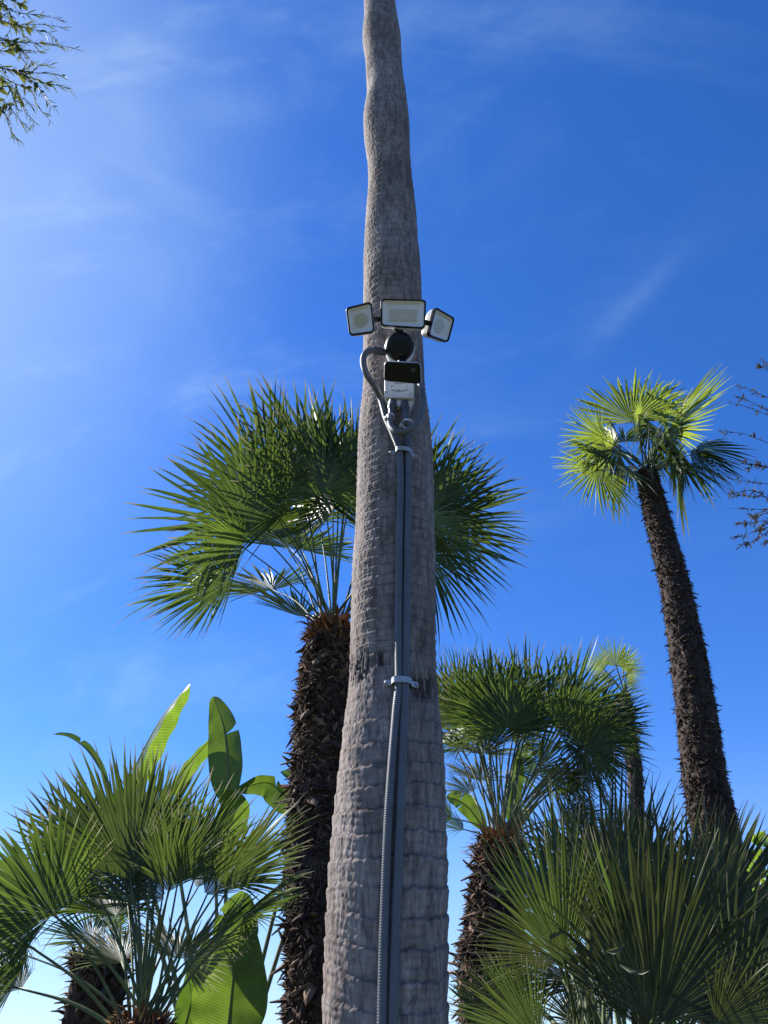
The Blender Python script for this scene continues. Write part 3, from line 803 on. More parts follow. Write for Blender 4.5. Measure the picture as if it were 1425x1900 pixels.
for h, t, roll, kw in echo(L4, random.Random(4), .75):
    px_frond(p4, b4 + Vector((random.uniform(-.06, .06), random.uniform(-.06, .06), random.uniform(-.05, .05))), h, t, roll, cup=random.uniform(.03, .18), pet='petiole_pale', r0=.010, **kw)
rs4 = random.Random(41)
for i in range(12):
    px, py = rs4.uniform(860, 1010), rs4.uniform(1330, 1400)
    px_frond(p4, b4, (px, py, 5 + rs4.uniform(-.1, .7)), (px + rs4.uniform(-60, 60), py - rs4.uniform(80, 130), 5.2 + rs4.uniform(-.3, .5)), rs4.uniform(-60, 60), spread=120, nseg=24, mat='fan_deep', pet='petiole_pale')

# ------- tall leaning palm on the right
Y5 = 5.5
b5 = at(1200, 878, Y5)
p5 = thing('palm_tree', 'tall slender fan palm leaning left above the others, small windswept crown', 'palm tree', ground_under(at(1345, 1890, Y5)), GROUP)
path5 = [ground_under(at(1352, 1890, Y5)), at(1352, 1890, Y5), at(1335, 1600, Y5), at(1307, 1440, Y5), at(1283, 1260, Y5), at(1253, 1090, Y5), at(1218, 955, Y5), b5 + Vector((0, 0, .02))]
shaggy_trunk(p5, path5, [0.178, 0.172, 0.166, 0.158, 0.147, 0.125, 0.108, 0.088], 11000, 0.030, 'shag_far', seed=19, out=0.5, up=-0.2, wild=.8, n_path=420, top_fibre=False)
L5 = [
    ((1173, 782, 5.3), (1160, 690, 5.3), 8, dict(spread=195, nseg=34, mat='fan_bright', fuse=.42)),
    ((1200, 780, 5.7), (1232, 706, 5.7), -10, dict(spread=130, nseg=26, mat='fan_bright', fuse=.42)),
    ((1120, 812, 5.2), (1034, 812, 5.1), 14, dict(spread=190, nseg=36, mat='fan_bright')),
    ((1140, 830, 5.5), (1040, 850, 5.5), -30, dict(spread=160, nseg=32, mat='fan_bright')),
    ((1110, 868, 5.3), (1082, 945, 5.2), -12, dict(spread=190, nseg=34, mat='fan_bright', fuse=.3)),
    ((1242, 800, 5.6), (1325, 720, 5.6), 62, dict(spread=150, nseg=34, mat='fan_bright', jitter=.6, droop=.02)),
    ((1235, 790, 5.4), (1262, 740, 5.3), 30, dict(spread=130, nseg=26, mat='fan_bright')),
    ((1290, 832, 5.4), (1392, 838, 5.3), 58, dict(spread=150, nseg=34, mat='fan', droop=.12)),
    ((1280, 842, 5.6), (1375, 868, 5.5), 62, dict(spread=160, nseg=34, mat='fan_deep', droop=.2)),
    ((1185, 770, 5.0), (1175, 740, 4.8), 60, dict(spread=220, nseg=32, mat='fan_bright', droop=.2)),
    ((1262, 862, 5.6), (1345, 880, 5.6), 60, dict(spread=150, nseg=32, mat='fan', droop=.4)),
    ((1248, 858, 5.4), (1264, 908, 5.4), 40, dict(spread=70, nseg=12, mat='fan', droop=.1)),
    ((1168, 862, 5.6), (1160, 930, 5.6), 40, dict(spread=90, nseg=16, mat='fan_bright')),
    ((1190, 800, 5.2), (1185, 760, 5.0), 60, dict(spread=220, nseg=32, mat='fan', droop=.2)),
    ((1160, 820, 5.6), (1130, 800, 5.9), 55, dict(spread=220, nseg=32, mat='fan', droop=.2)),
    ((1220, 815, 5.7), (1260, 800, 5.9), 60, dict(spread=220, nseg=32, mat='fan', droop=.25)),
    ((1210, 830, 5.1), (1205, 800, 4.8), 68, dict(spread=220, nseg=30, mat='fan_deep', droop=.2)),
]
r5 = random.Random(5); L5x = []
for i in range(9):
    px, py = r5.uniform(1125, 1265), r5.uniform(785, 865)
    L5x.append(((px, py, 5.5 + r5.uniform(-.3, .4)), (px + (px - 1195) * .5 + r5.uniform(-25, 25), py + r5.uniform(10, 55), 5.5 + r5.uniform(-.5, .6)), r5.uniform(35, 75), dict(spread=170, nseg=24, mat=r5.choice(('fan', 'fan_deep')), droop=.2)))
L5 = [(h, (h[0] + (t[0] - h[0]) * 1.1, h[1] + (t[1] - h[1]) * 1.06, t[2]), roll, kw) for h, t, roll, kw in L5]
for h, t, roll, kw in L5 + L5x:
    px_frond(p5, b5 + Vector((random.uniform(-.04, .04), random.uniform(-.04, .04), random.uniform(-.04, .02))), h, t, roll, cup=random.uniform(.03, .15), r0=.011, r1=.006, **kw)

# ------- small bright palm far behind
Y6 = 9.5
b6 = at(1160, 1290, Y6)
p6 = thing('palm_tree', 'small far palm with yellow green crown peeping over the right fan palm', 'palm tree', ground_under(at(1190, 1890, Y6)), GROUP)
shaggy_trunk(p6, [ground_under(at(1196, 1890, Y6)), at(1196, 1890, Y6), at(1180, 1470, Y6), at(1172, 1390, Y6), b6], [.105, .105, .10, .09, .07], 900, .05, 'shag_far', seed=23, top_fibre=False)
for h, t, roll, kw in [((1142, 1236, 9.2), (1144, 1180, 9.2), 10, dict(spread=190, nseg=32)), ((1120, 1240, 9.4), (1085, 1215, 9.4), 20, dict(spread=180, nseg=28)),
                       ((1160, 1250, 9.3), (1200, 1244, 9.3), 50, dict(spread=160, nseg=28)), ((1165, 1262, 9.6), (1190, 1275, 9.6), 30, dict(spread=180, nseg=26)),
                       ((1130, 1255, 9.6), (1100, 1265, 9.6), 30, dict(spread=180, nseg=26)), ((1155, 1245, 9.8), (1180, 1200, 9.8), 20, dict(spread=120, nseg=22))]:
    px_frond(p6, b6, h, t, roll, mat='fan_bright', r0=.016, r1=.01, **kw)

# ------- near bush palm, bottom right
Y7 = 2.5
b7 = at(1150, 2080, Y7)
p7 = thing('palm_tree', 'nearest fan palm filling the bottom right corner with long stiff dark fronds', 'palm tree', ground_under(b7), GROUP)
shaggy_trunk(p7, [ground_under(b7), b7], [0.15, 0.11], 250, 0.05, seed=29, n_fib=60)
L7 = [
    ((1221, 1898, 2.2), (1215, 1520, 2.1), 6, dict(spread=150, nseg=44, mat='fan_olive', droop=.03, fuse=.38)),
    ((1240, 1880, 2.5), (1330, 1500, 2.5), -8, dict(spread=130, nseg=38, mat='fan_olive', droop=.03)),
    ((1050, 1792, 2.3), (980, 1520, 2.25), 12, dict(spread=95, nseg=26, mat='fan_deep', droop=.03)),
    ((1040, 1780, 2.5), (880, 1690, 2.5), -20, dict(spread=120, nseg=34, mat='fan_olive', droop=.06)),
    ((1120, 1760, 2.7), (1090, 1460, 2.7), 10, dict(spread=110, nseg=34, mat='fan_olive', droop=.03)),
    ((1160, 1740, 2.9), (1200, 1460, 2.9), -12, dict(spread=110, nseg=34, mat='fan_olive', droop=.03)),
    ((1000, 1935, 2.2), (850, 1810, 2.15), 10, dict(spread=150, nseg=38, mat='fan_deep', droop=.05)),
    ((985, 1930, 2.5), (835, 1890, 2.5), -30, dict(spread=150, nseg=34, mat='fan_olive')),
    ((1300, 1800, 2.8), (1420, 1560, 2.9), 10, dict(spread=120, nseg=34, mat='fan_olive')),
    ((1380, 1930, 2.3), (1480, 1660, 2.3), 12, dict(spread=150, nseg=38, mat='fan_olive', droop=.05)),
    ((1330, 1900, 2.0), (1500, 1800, 1.9), 25, dict(spread=140, nseg=36, mat='fan_olive')),
    ((1080, 1782, 2.45), (1110, 1900, 2.3), 48, dict(spread=110, nseg=24, mat='fan_pale', droop=.1)),
    ((1090, 1830, 2.9), (1000, 1760, 3.0), 30, dict(spread=190, nseg=34, mat='fan_olive')),
    ((1150, 1850, 3.0), (1180, 1720, 3.1), 10, dict(spread=190, nseg=34, mat='fan_olive')),
    ((1070, 1900, 2.8), (1040, 1810, 2.9), 30, dict(spread=200, nseg=34, mat='fan_olive')),
    ((1260, 1780, 3.2), (1280, 1560, 3.3), 10, dict(spread=130, nseg=34, mat='fan_olive')),
    ((1020, 1700, 3.0), (980, 1560, 3.1), 15, dict(spread=130, nseg=30, mat='fan_olive')),
    ((1290, 1900, 3.0), (1350, 1780, 3.1), 30, dict(spread=190, nseg=34, mat='fan_olive')),
    ((920, 1900, 2.9), (860, 1780, 3.0), 20, dict(spread=130, nseg=28, mat='fan')),
    ((1170, 1745, 2.35), (1060, 1560, 2.3), 50, dict(spread=70, nseg=16, mat='fan', droop=.05)),
]
L7 = [(h, (h[0] + (t[0] - h[0]) * 1.05, h[1] + (t[1] - h[1]) * 1.05, t[2]), roll, kw) for h, t, roll, kw in L7]
L7 += [((1330, 1720, 2.6), (1400, 1500, 2.6), 12, dict(spread=150, nseg=38, mat='fan_olive')), ((1390, 1780, 2.7), (1450, 1580, 2.7), -10, dict(spread=160, nseg=38, mat='fan_olive')),
       ((1130, 1640, 3.1), (1110, 1470, 3.1), 8, dict(spread=150, nseg=38, mat='fan_olive')), ((1200, 1660, 3.2), (1250, 1480, 3.2), 12, dict(spread=150, nseg=36, mat='fan_olive')),
       ((1060, 1640, 3.2), (1010, 1500, 3.2), 12, dict(spread=130, nseg=30, mat='fan_olive')),
       ((1300, 1850, 2.6), (1400, 1740, 2.5), 20, dict(spread=190, nseg=36, mat='fan_olive')), ((1130, 1880, 3.2), (1050, 1800, 3.2), 20, dict(spread=230, nseg=36, mat='fan_olive')),
       ((1210, 1850, 3.3), (1290, 1790, 3.3), 20, dict(spread=230, nseg=36, mat='fan_olive')), ((950, 1860, 3.1), (1000, 1790, 3.1), 15, dict(spread=220, nseg=32, mat='fan'))]
for h, t, roll, kw in echo(L7, random.Random(7), .4, .5, 40):
    px_frond(p7, b7 + Vector((random.uniform(-.06, .06), random.uniform(-.06, .06), random.uniform(-.06, .02))), h, t, roll, cup=random.uniform(.04, .16), r0=.011, r1=.006, rings=11, **kw)
# a few folded pale segments caught in the bush
for a, b, w in (((1125, 1765, 2.12), (1160, 1752, 2.08), .006), ((1150, 1790, 2.12), (1208, 1800, 2.05), .005), ((1092, 1780, 2.3), (1094, 1640, 2.3), .011),
                ((1008, 1738, 2.3), (1052, 1718, 2.25), .006), ((1175, 1800, 2.2), (1230, 1745, 2.25), .008), ((920, 1640, 2.4), (945, 1652, 2.4), .005)):
    fm = MB(); A, B = at(*a), at(*b); d = (B - A); nn = (CAM - A).normalized(); sd = d.cross(nn).normalized() * w
    V = []
    for s, ww in ((0, .3), (.3, 1), (.7, .8), (1, .05)):
        c = A + d * s + DOWN * d.length * .12 * math.sin(math.pi * s); V += [c - sd * ww + nn * w * ww, c, c + sd * ww + nn * w * ww]
    fm.add(V, [f for j in range(3) for f in ((j * 3, j * 3 + 1, j * 3 + 4, j * 3 + 3), (j * 3 + 1, j * 3 + 2, j * 3 + 5, j * 3 + 4))], [0.3] * 12, random.random())
    fm.build('folded_segment', M['fan_pale'], p7)

# ------- giant bird-of-paradise, left
Ya = 4.4
ba = at(400, 2150, Ya)
st = thing('strelitzia_plant', 'banana-like plant with huge paddle leaves behind the bottom left fan palm', 'plant', ground_under(ba), 'banana-like plants')
def V3(*a): return Vector(a)
tocam = lambda p: (CAM - p).normalized()
def px_big(root, base, pl, width, roll=0, **kw):
    pts = [at(*p) for p in pl]; A = (pts[-1] - pts[0]).normalized()
    N = tocam(pts[0]); N = (N - A * N.dot(A)).normalized(); N = Matrix.Rotation(R(roll), 3, A) @ N
    return big_leaf(root, base, pts, width, N, **kw)
stem_a = MB(); 
for dx in (-.08, .08):
    tube(stem_a, catmull([ground_under(ba) + V3(dx, 0, 0), ground_under(ba) + V3(dx * .7, 0, .5), ba.lerp(ground_under(ba), .0) + V3(dx * .5, 0, 0.25)], 12), [0.09 - .004 * i for i in range(13)], 12)
stem_a.build('stem', M['twig'], st)
px_big(st, ba, [(232, 1475, 4.3), (262, 1400, 4.3), (305, 1325, 4.3), (352, 1268, 4.3)], .13, roll=66, fold=.6, seed=1, rnd=.9)
px_big(st, ba, [(424, 1492, 4.5), (422, 1420, 4.5), (415, 1350, 4.5), (396, 1292, 4.5)], .115, roll=-14, fold=.15, splits=((.6, 1),), seed=2, rnd=.3)
px_big(st, ba, [(310, 1480, 4.6), (340, 1430, 4.6), (375, 1390, 4.6), (402, 1362, 4.6)], .09, roll=60, fold=.3, seed=3, rnd=.7)
px_big(st, ba, [(560, 1500, 4.5), (530, 1478, 4.5), (495, 1452, 4.5), (440, 1465, 4.5)], .10, roll=-40, fold=.6, seed=4, splits=((.5, 1),), rnd=.6)
px_big(st, ba, [(610, 1490, 4.7), (570, 1460, 4.7), (520, 1432, 4.7)], .07, roll=40, fold=.5, seed=5, rnd=.2)
px_big(st, ba, [(200, 1450, 4.7), (165, 1395, 4.7), (130, 1368, 4.7), (98, 1362, 4.7)], .035, roll=50, fold=.6, seed=6, splits=((.5, 1), (.7, -1)), rnd=.3)
px_big(st, ba, [(418, 1960, 3.7), (426, 1880, 3.7), (434, 1800, 3.7), (446, 1690, 3.75)], .165, roll=-8, fold=.22, seed=7, rnd=.95, rib=.006)
px_big(st, ba, [(330, 1960, 3.9), (350, 1880, 3.9), (372, 1800, 3.9), (392, 1740, 3.9)], .10, roll=35, fold=.3, seed=8, rnd=.1)
px_big(st, ba, [(425, 1790, 3.8), (432, 1740, 3.8), (440, 1700, 3.8), (455, 1655, 3.8)], .11, roll=15, fold=.3, seed=9, splits=((.6, -1),), rnd=.7)
px_big(st, ba, [(400, 1560, 4.5), (420, 1530, 4.5), (430, 1500, 4.5), (410, 1470, 4.4)], .12, roll=30, fold=.3, seed=10, rnd=.5)

# ------- giant bird-of-paradise, right, behind the mid palm
Yb = 6.2
bb = at(930, 2050, Yb)
s2 = thing('strelitzia_plant', 'banana-like plant glimpsed through the stems of the right middle fan palm', 'plant', ground_under(bb), 'banana-like plants')
sm = MB(); tube(sm, catmull([ground_under(bb), ground_under(bb) + V3(.05, 0, .6), bb + V3(0, 0, .3)], 10), [.12] * 11, 12); sm.build('stem', M['twig'], s2)
px_big(s2, bb, [(945, 1530, 6.2), (950, 1470, 6.2), (958, 1430, 6.2), (963, 1390, 6.2)], .08, roll=25, fold=.3, seed=11, rnd=.2)
px_big(s2, bb, [(900, 1540, 6.3), (870, 1500, 6.3), (850, 1485, 6.3), (828, 1478, 6.3)], .09, roll=20, fold=.3, seed=12, splits=((.6, 1), (.5, -1)), rnd=.95)

# ------- leafy twigs
def lance(mb, A, d, ln, w, nrm, rnd, bend=0.15):
    d = d.normalized(); nrm = (nrm - d * nrm.dot(d)).normalized(); sd = d.cross(nrm)
    V = []; sv = []
    for s, ww in ((0, .15), (.3, .9), (.55, 1), (.8, .6), (1, .03)):
        c = A + d * ln * s + DOWN * ln * bend * s * s
        V += [c - sd * w * ww + nrm * w * .35 * ww, c, c + sd * w * ww + nrm * w * .35 * ww]; sv += [s * .85] * 3
    mb.add(V, [f for j in range(4) for f in ((j * 3, j * 3 + 1, j * 3 + 4, j * 3 + 3), (j * 3 + 1, j * 3 + 2, j * 3 + 5, j * 3 + 4))], sv, rnd)

def rvec(rs): 
    v = Vector((rs.uniform(-1, 1), rs.uniform(-1, 1), rs.uniform(-1, 1)))
    return v.normalized() if v.length > .01 else Vector((0, 0, 1))

# tree at the top left: branches reach into the frame
YL = 3.0
tl0 = at(-620, 60, YL)
tree_l = thing('tree', 'tree beyond the left edge reaching narrow yellow green leaves into the top left corner', 'tree', ground_under(tl0))
tw = MB(); lf = MB(); rsl = random.Random(55)
tube(tw, catmull([ground_under(tl0), tl0.lerp(ground_under(tl0), .5) + V3(.1, .1, 0), tl0], 16), [0.13 - .005 * i for i in range(17)], 12)
tw.build('trunk', M['twig'], tree_l)
br = MB()
twigs = [
    [(-40, -10), (30, 22), (80, 28), (121, 40)], [(-40, 20), (20, 45), (75, 45), (125, 52)], [(-40, 70), (40, 78), (100, 82), (146, 92)],
    [(-20, 120), (33, 132), (60, 122), (100, 120)], [(-20, 120), (33, 132), (80, 136), (122, 141)], [(33, 132), (70, 150), (100, 157), (130, 165)],
    [(-30, 125), (28, 155), (55, 165), (72, 200), (100, 231)], [(-30, 120), (15, 158), (45, 185), (60, 200)], [(28, 155), (40, 190), (65, 236)],
    [(-20, 190), (5, 205), (20, 240), (32, 262)], [(-20, 170), (15, 160), (25, 185), (33, 213)], [(33, 132), (65, 155), (85, 185), (106, 205)],
    [(-20, 10), (25, 40), (40, 60), (48, 85)], [(-20, 30), (40, 50), (85, 60), (108, 75)], [(-30, 60), (10, 75), (35, 95), (42, 112)],
    [(-30, -30), (20, 0), (45, 5), (38, -20)], [(-30, 180), (10, 190), (30, 215), (50, 238)], [(-20, 75), (30, 85), (50, 105), (62, 120)],
    [(-40, -20), (10, 10), (20, 45), (12, 70)], [(-40, 90), (0, 95), (40, 92), (85, 98)]]
for k, tp in enumerate(twigs):
    Yk = YL + rsl.uniform(-.12, .12)
    P = catmull([at(x, y, Yk) for x, y in tp], 16)
    tube(br, P, [0.0046 * (1 - .75 * i / 16) for i in range(17)], 5)
    for i in range(2, 17):
        for r_ in range(3 if i < 10 else 2):
            t = (P[i] - P[i - 1]).normalized(); d = (t * 1.0 + rvec(rsl) * .55).normalized()
            if d.dot(t) < 0: d = -d
            near = 1 - i / 17
            lance(lf, P[i - 1], d, rsl.uniform(.06, .13), rsl.uniform(.0028, .0055), rvec(rsl), rsl.random(), .2)
    for r_ in range(7):   # fatter leaves near the branch
        i = rsl.randint(1, 8); t = (P[i] - P[i - 1]).normalized(); d = (t + rvec(rsl) * .7 + DOWN * .3)
        lance(lf, P[i], d, rsl.uniform(.06, .12), rsl.uniform(.011, .020), rvec(rsl), rsl.random(), .3)
for x, y in ((-40, -10), (-40, 60), (-30, 125), (-30, 185)):
    tube(br, catmull([tl0.lerp(ground_under(tl0), .04), at(-300, (60 + y) / 2, YL), at(x, y, YL)], 12), [.03 - .0021 * i for i in range(13)], 7)
br.build('branch', M['twig'], tree_l)
lf.build('foliage', M['twig_leaf'], tree_l)

# tree beyond the right edge: thin dark twigs
YR = 3.6
tr0 = at(2150, 900, YR)
tree_r = thing('tree', 'tree beyond the right edge with thin dark twigs and tiny clustered leaves', 'tree', ground_under(tr0))
tw = MB(); tube(tw, catmull([ground_under(tr0), tr0.lerp(ground_under(tr0), .5) + V3(-.1, .1, 0), tr0], 16), [0.12 - .005 * i for i in range(17)], 12)
tw.build('trunk', M['twig'], tree_r)
br = MB(); lf = MB(); rsr = random.Random(66)
rt = [[(1500, 720), (1440, 690), (1406, 666)], [(1500, 770), (1425, 738), (1390, 722), (1362, 716)], [(1500, 800), (1425, 770), (1385, 755), (1350, 747)],
      [(1500, 850), (1425, 822), (1380, 805), (1333, 800)], [(1500, 880), (1425, 868), (1395, 860), (1378, 858)], [(1500, 905), (1425, 898), (1390, 894), (1350, 888)],
      [(1500, 925), (1425, 922), (1385, 920), (1350, 917)], [(1500, 950), (1425, 946), (1390, 944), (1353, 943)], [(1500, 960), (1425, 966), (1395, 970), (1370, 972)],
      [(1500, 970), (1430, 978), (1395, 988), (1358, 1001)], [(1500, 960), (1430, 985), (1400, 1003), (1370, 1015)], [(1500, 980), (1440, 1000), (1415, 1010)],
      [(1500, 1000), (1430, 955), (1405, 958), (1380, 955)]]
rt += [[(x + rsr.uniform(-8, 14), y + rsr.uniform(-16, 16)) for x, y in tp] for tp in rt[::2]]
for tp in rt:
    Yk = YR + rsr.uniform(-.15, .15)
    P = catmull([at(x, y, Yk) for x, y in tp], 22)
    tube(br, P, [0.0028 * (1 - .75 * i / 22) for i in range(23)], 5)
    for i in range(3, 22):
        t = (P[i] - P[i - 1]).normalized()
        for r_ in range(rsr.choice((0, 0, 1, 2, 4, 6))):
            d = t * rsr.uniform(.3, 1.1) + rvec(rsr) * .8
            lance(lf, P[i], d, rsr.uniform(.014, .045), rsr.uniform(.0022, .0052), rvec(rsr), rsr.random(), .1)
for y in (760, 850, 930, 975):
    tube(br, catmull([tr0.lerp(ground_under(tr0), .04), at(1800, (900 + y) / 2, YR), at(1500, y, YR)], 12), [.028 - .002 * i for i in range(13)], 7)
br.build('branch', M['twig'], tree_r)
lf.build('foliage', M['twig_dark'], tree_r)

# ------- leafy shrub at the right edge
Yh = 6.5
bs = at(1420, 1950, Yh)
sh = thing('shrub', 'bright green leafy shrub behind the near palm at the bottom right edge', 'shrub', ground_under(bs))
lf = MB(); br = MB(); rss = random.Random(88)
gb = ground_under(bs)
for k in range(70):
    a = rss.uniform(0, 6.283); topx = rss.uniform(960, 1640) if k % 3 == 0 else rss.uniform(1330, 1640)
    topy = 1500 + (abs(topx - 1470) * 0.8 if topx > 1300 else 340) + rss.uniform(0, 160)
    tp = at(topx, topy, Yh + rss.uniform(-.7, .7))
    P = catmull([gb + V3(rss.uniform(-.3, .3), rss.uniform(-.3, .3), 0), gb.lerp(tp, .5) + V3(rss.uniform(-.2, .2), rss.uniform(-.2, .2), .1), tp], 12)
    tube(br, P, [.014 - .001 * i for i in range(13)], 5)
    for i in range(4, 13):
        for r_ in range(5):
            d = (P[i] - P[i - 1]).normalized() * .5 + rvec(rss)
            lance(lf, P[i] + rvec(rss) * .03, d, rss.uniform(.08, .17), rss.uniform(.018, .035), (rvec(rss) + V3(0, 0, .8)), rss.random(), .3)
br.build('branch', M['twig'], sh); lf.build('foliage', M['shrub_leaf'], sh)

# ------------------------------------------------------------------ floodlight camera
def rounded_quad(corners, rad, n=6):
    """corners TL,TR,BR,BL -> points of a rounded outline (rad as a fraction of the short side) through bilinear mapping"""
    TL, TR, BR, BL = corners
    w = ((TR - TL).length + (BR - BL).length) / 2; h = ((BL - TL).length + (BR - TR).length) / 2
    rx, ry = rad / w, rad / h; pts = []
    for cx, cy, a0 in ((1 - rx, ry, -90), (1 - rx, 1 - ry, 0), (rx, 1 - ry, 90), (rx, ry, 180)):
        for k in range(n + 1):
            a = R(a0 + 90 * k / n); u = cx + rx * math.cos(a); v = cy + ry * math.sin(a)
            pts.append((u, v))
    return [TL * (1 - u) * (1 - v) + TR * u * (1 - v) + BR * u * v + BL * (1 - u) * v for u, v in pts]

def loft(mb, rings, cap0=True, cap1=True):
    V = []; F = []; n = len(rings[0])
    for i, r in enumerate(rings):
        V += r
        if i:
            for k in range(n):
                k2 = (k + 1) % n; F.append(((i - 1) * n + k, (i - 1) * n + k2, i * n + k2, i * n + k))
    if cap0: F.append(tuple(range(n))[::-1])
    if cap1: F.append(tuple((len(rings) - 1) * n + k for k in range(n)))
    mb.add(V, F)

def sc(ring, f):
    c = sum(ring, Vector()) / len(ring); return [c + (p - c) * f for p in ring]

def inset(ring, d):
    c = sum(ring, Vector()) / len(ring)
    return [p + (c - p).normalized() * d for p in ring]

def lamp_panel(root, cpx, led, depth=.05, led_mat='led', label=None):
    TL, TR, BR, BL = [at(*c) for c in cpx]
    n = (TR - TL).cross(BL - TL).normalized(); ctr = (TL + TR + BR + BL) / 4
    if n.dot(CAM - ctr) < 0: n = -n
    q = rounded_quad((TL, TR, BR, BL), .011)
    mb = MB()   # black bezel
    loft(mb, [[p - n * .010 for p in q], [p for p in q], [p + n * .0015 for p in inset(q, .0012)], [p + n * .0015 for p in inset(q, .0045)], [p - n * .004 for p in inset(q, .0055)]], False, False)
    lp = mb.build('lamp_panel', M['black'], root, smooth=False)
    b = MB()    # white housing with sloped back
    loft(b, [[p - n * .010 for p in inset(q, .001)], [p - n * (depth * .55) for p in inset(q, .003)], [p - n * depth for p in sc(q, .62)]], True, True)
    b.build('housing', M['white'], lp, smooth=False)
    d = MB(); qi = inset(q, .005)
    loft(d, [[p - n * .0035 for p in qi], [p - n * .0025 for p in inset(qi, .002)], [p - n * .009 for p in sc(qi, .74)]], False, True)
    d.build('diffuser', M['diffuser'], lp, smooth=False)
    # led board, with rows of chips
    u = ((TR - TL) + (BR - BL)) / 2; v = ((BL - TL) + (BR - TR)) / 2
    lb = MB()
    if led == 'rect':
        c0 = ctr + v * .04 - n * .0086
        quad = [c0 - u * .30 - v * .22, c0 + u * .30 - v * .22, c0 + u * .30 + v * .22, c0 - u * .30 + v * .22]
        loft(lb, [rounded_quad(quad, .004), [p + n * .0016 for p in rounded_quad(quad, .004)]], False, True)
        o = lb.build('led_board', M[led_mat], lp, smooth=False)
        ch = MB()
        for i in range(14):
            for j in range(6):
                c = c0 + u * (-.265 + .53 * i / 13) + v * (-.175 + .35 * j / 5) + n * .0024
                box(ch, c, u.normalized() * .0012, v.normalized() * .0012, n * .0007)
        ch.build('led_array', M['led_dot'], lp, smooth=False)
    else:
        c0 = ctr - n * .0088
        rp = min(u.length, v.length) * .27
        ring = [c0 + (u.normalized() * math.cos(a) + v.normalized() * math.sin(a)) * rp for a in [k * math.pi / 14 for k in range(28)]]
        loft(lb, [ring, [p + n * .0018 for p in ring]], False, True)
        for rr in (.55,): pass
        lb.build('led_board', M[led_mat], lp, smooth=False)
        ch = MB()
        for i in range(-3, 4):
            for j in range(-3, 4):
                if i * i + j * j > 10: continue
                c = c0 + u.normalized() * i * rp * .26 + v.normalized() * j * rp * .26 + n * .0024
                box(ch, c, u.normalized() * .0011, v.normalized() * .0011, n * .0006)
        ch.build('led_array', M['led_dot'], lp, smooth=False)
    return ctr, n, u, v

def floodlight():
    base = surf(742, 640, 0)
    root = thing('floodlight_camera', 'security camera with three white floodlight panels mounted high on the grey palm trunk', 'floodlight camera', base)
    c1, n1, u1, v1 = lamp_panel(root, [(706, 554, 1.475), (791, 556, 1.475), (789, 609, 1.515), (706, 604, 1.515)], 'rect')
    c2, n2, u2, v2 = lamp_panel(root, [(641, 571, 1.50), (689, 559, 1.48), (695, 616, 1.525), (648, 623, 1.545)], 'round', .045, 'led_amber')
    c3, n3, u3, v3 = lamp_panel(root, [(808, 569, 1.50), (844, 590, 1.565), (832, 636, 1.60), (795, 622, 1.535)], 'round', .05, 'led')
    arm = MB()
    back1 = c1 - n1 * .03
    for pp in ([at(709, 592, 1.52), at(700, 592, 1.53), at(690, 592, 1.535)], [at(788, 598, 1.52), at(796, 600, 1.535), at(804, 602, 1.56)]):
        a1 = MB(); tube(a1, pp, .008, 12); a1.build('side_arm', M['black'], root)
    tube(arm, [c1 - n1 * .05, at(742, 612, 1.57), at(742, 640, 1.60)], [.014, .013, .013], 12)
    tube(arm, [at(733, 606, 1.53), at(740, 618, 1.55)], .006, 10)
    arm.build('arm', M['black'], root)
    # round mount against the trunk
    sp = surf(742, 640, 0); ax = (at(742, 640, 1.5) - at(742, 640, 1.6)); ax = Vector((0, -1, -.62)).normalized()
    r0 = 0.043
    c = at(742, 641, 1.56)
    mb = MB(); lathe(mb, c - ax * .055, ax, [(-.02, r0 * 1.0), (.0, r0 * 1.04), (.034, r0 * 1.04), (.038, r0 * .98)], 40); mb.build('mount', M['white'], root)
    mb = MB(); lathe(mb, c - ax * .018, ax, [(.0, r0 * 1.01), (.016, r0 * 1.01), (.026, r0 * .94), (.033, r0 * .72), (.036, r0 * .4), (.0365, .001)], 40); mb.build('cover', M['black'], root)
    # screws glinting at the joint
    s = MB()
    for px, py in ((730, 613), (741, 617), (752, 616)): lathe(s, at(px, py, 1.548), Vector((0, -1, -.6)), [(0, .0025), (.003, .0025), (.004, .0015)], 10)
    s.build('screw', M['metal'], root)
    # camera head
    TL, TR, BR, BL = at(713, 670, 1.485), at(781, 673, 1.48), at(782, 713, 1.525), at(712, 707, 1.53)
    n = (TR - TL).cross(BL - TL).normalized()
    if n.dot(CAM - TL) < 0: n = -n
    q = rounded_quad((TL, TR, BR, BL), .011)
    mb = MB(); loft(mb, [[p - n * .045 for p in sc(q, .70)], [p - n * .030 for p in sc(q, .90)], [p - n * .002 for p in q], [p + n * .001 for p in inset(q, .0015)]], True, True)
    ch = mb.build('camera_head', M['white'], root, smooth=False)
    mb = MB(); loft(mb, [[p + n * .0008 for p in inset(q, .0009)], [p + n * .003 for p in inset(q, .0013)], [p + n * .0045 for p in inset(q, .005)]], False, True)
    mb.build('faceplate', M['black_gloss'], ch, smooth=False)
    for px, py, r in ((767, 687, .0065), (768, 702, .0045)):
        rd = ray(px, py); P = CAM + rd * ((TL + n * .0045 - CAM).dot(n) / rd.dot(n))
        mb = MB(); lathe(mb, P, n, [(0, r), (.0018, r), (.0022, r * .72), (.0012, r * .66), (.0026, r * .3), (.0028, .0005)], 24); mb.build('lens', M['lens'], ch)
    rd = ray(726, 699); P = CAM + rd * ((TL + n * .0045 - CAM).dot(n) / rd.dot(n))
    mb = MB(); lathe(mb, P, n, [(0, .0015), (.0006, .0012)], 12); mb.build('indicator', M['conduit_pale'], ch)
    mb = MB(); tube(mb, [at(746, 664, 1.60), at(746, 672, 1.58), at(746, 688, 1.565)], [.014, .013, .012], 16); mb.build('neck', M['black'], root)
    return root
floodlight()

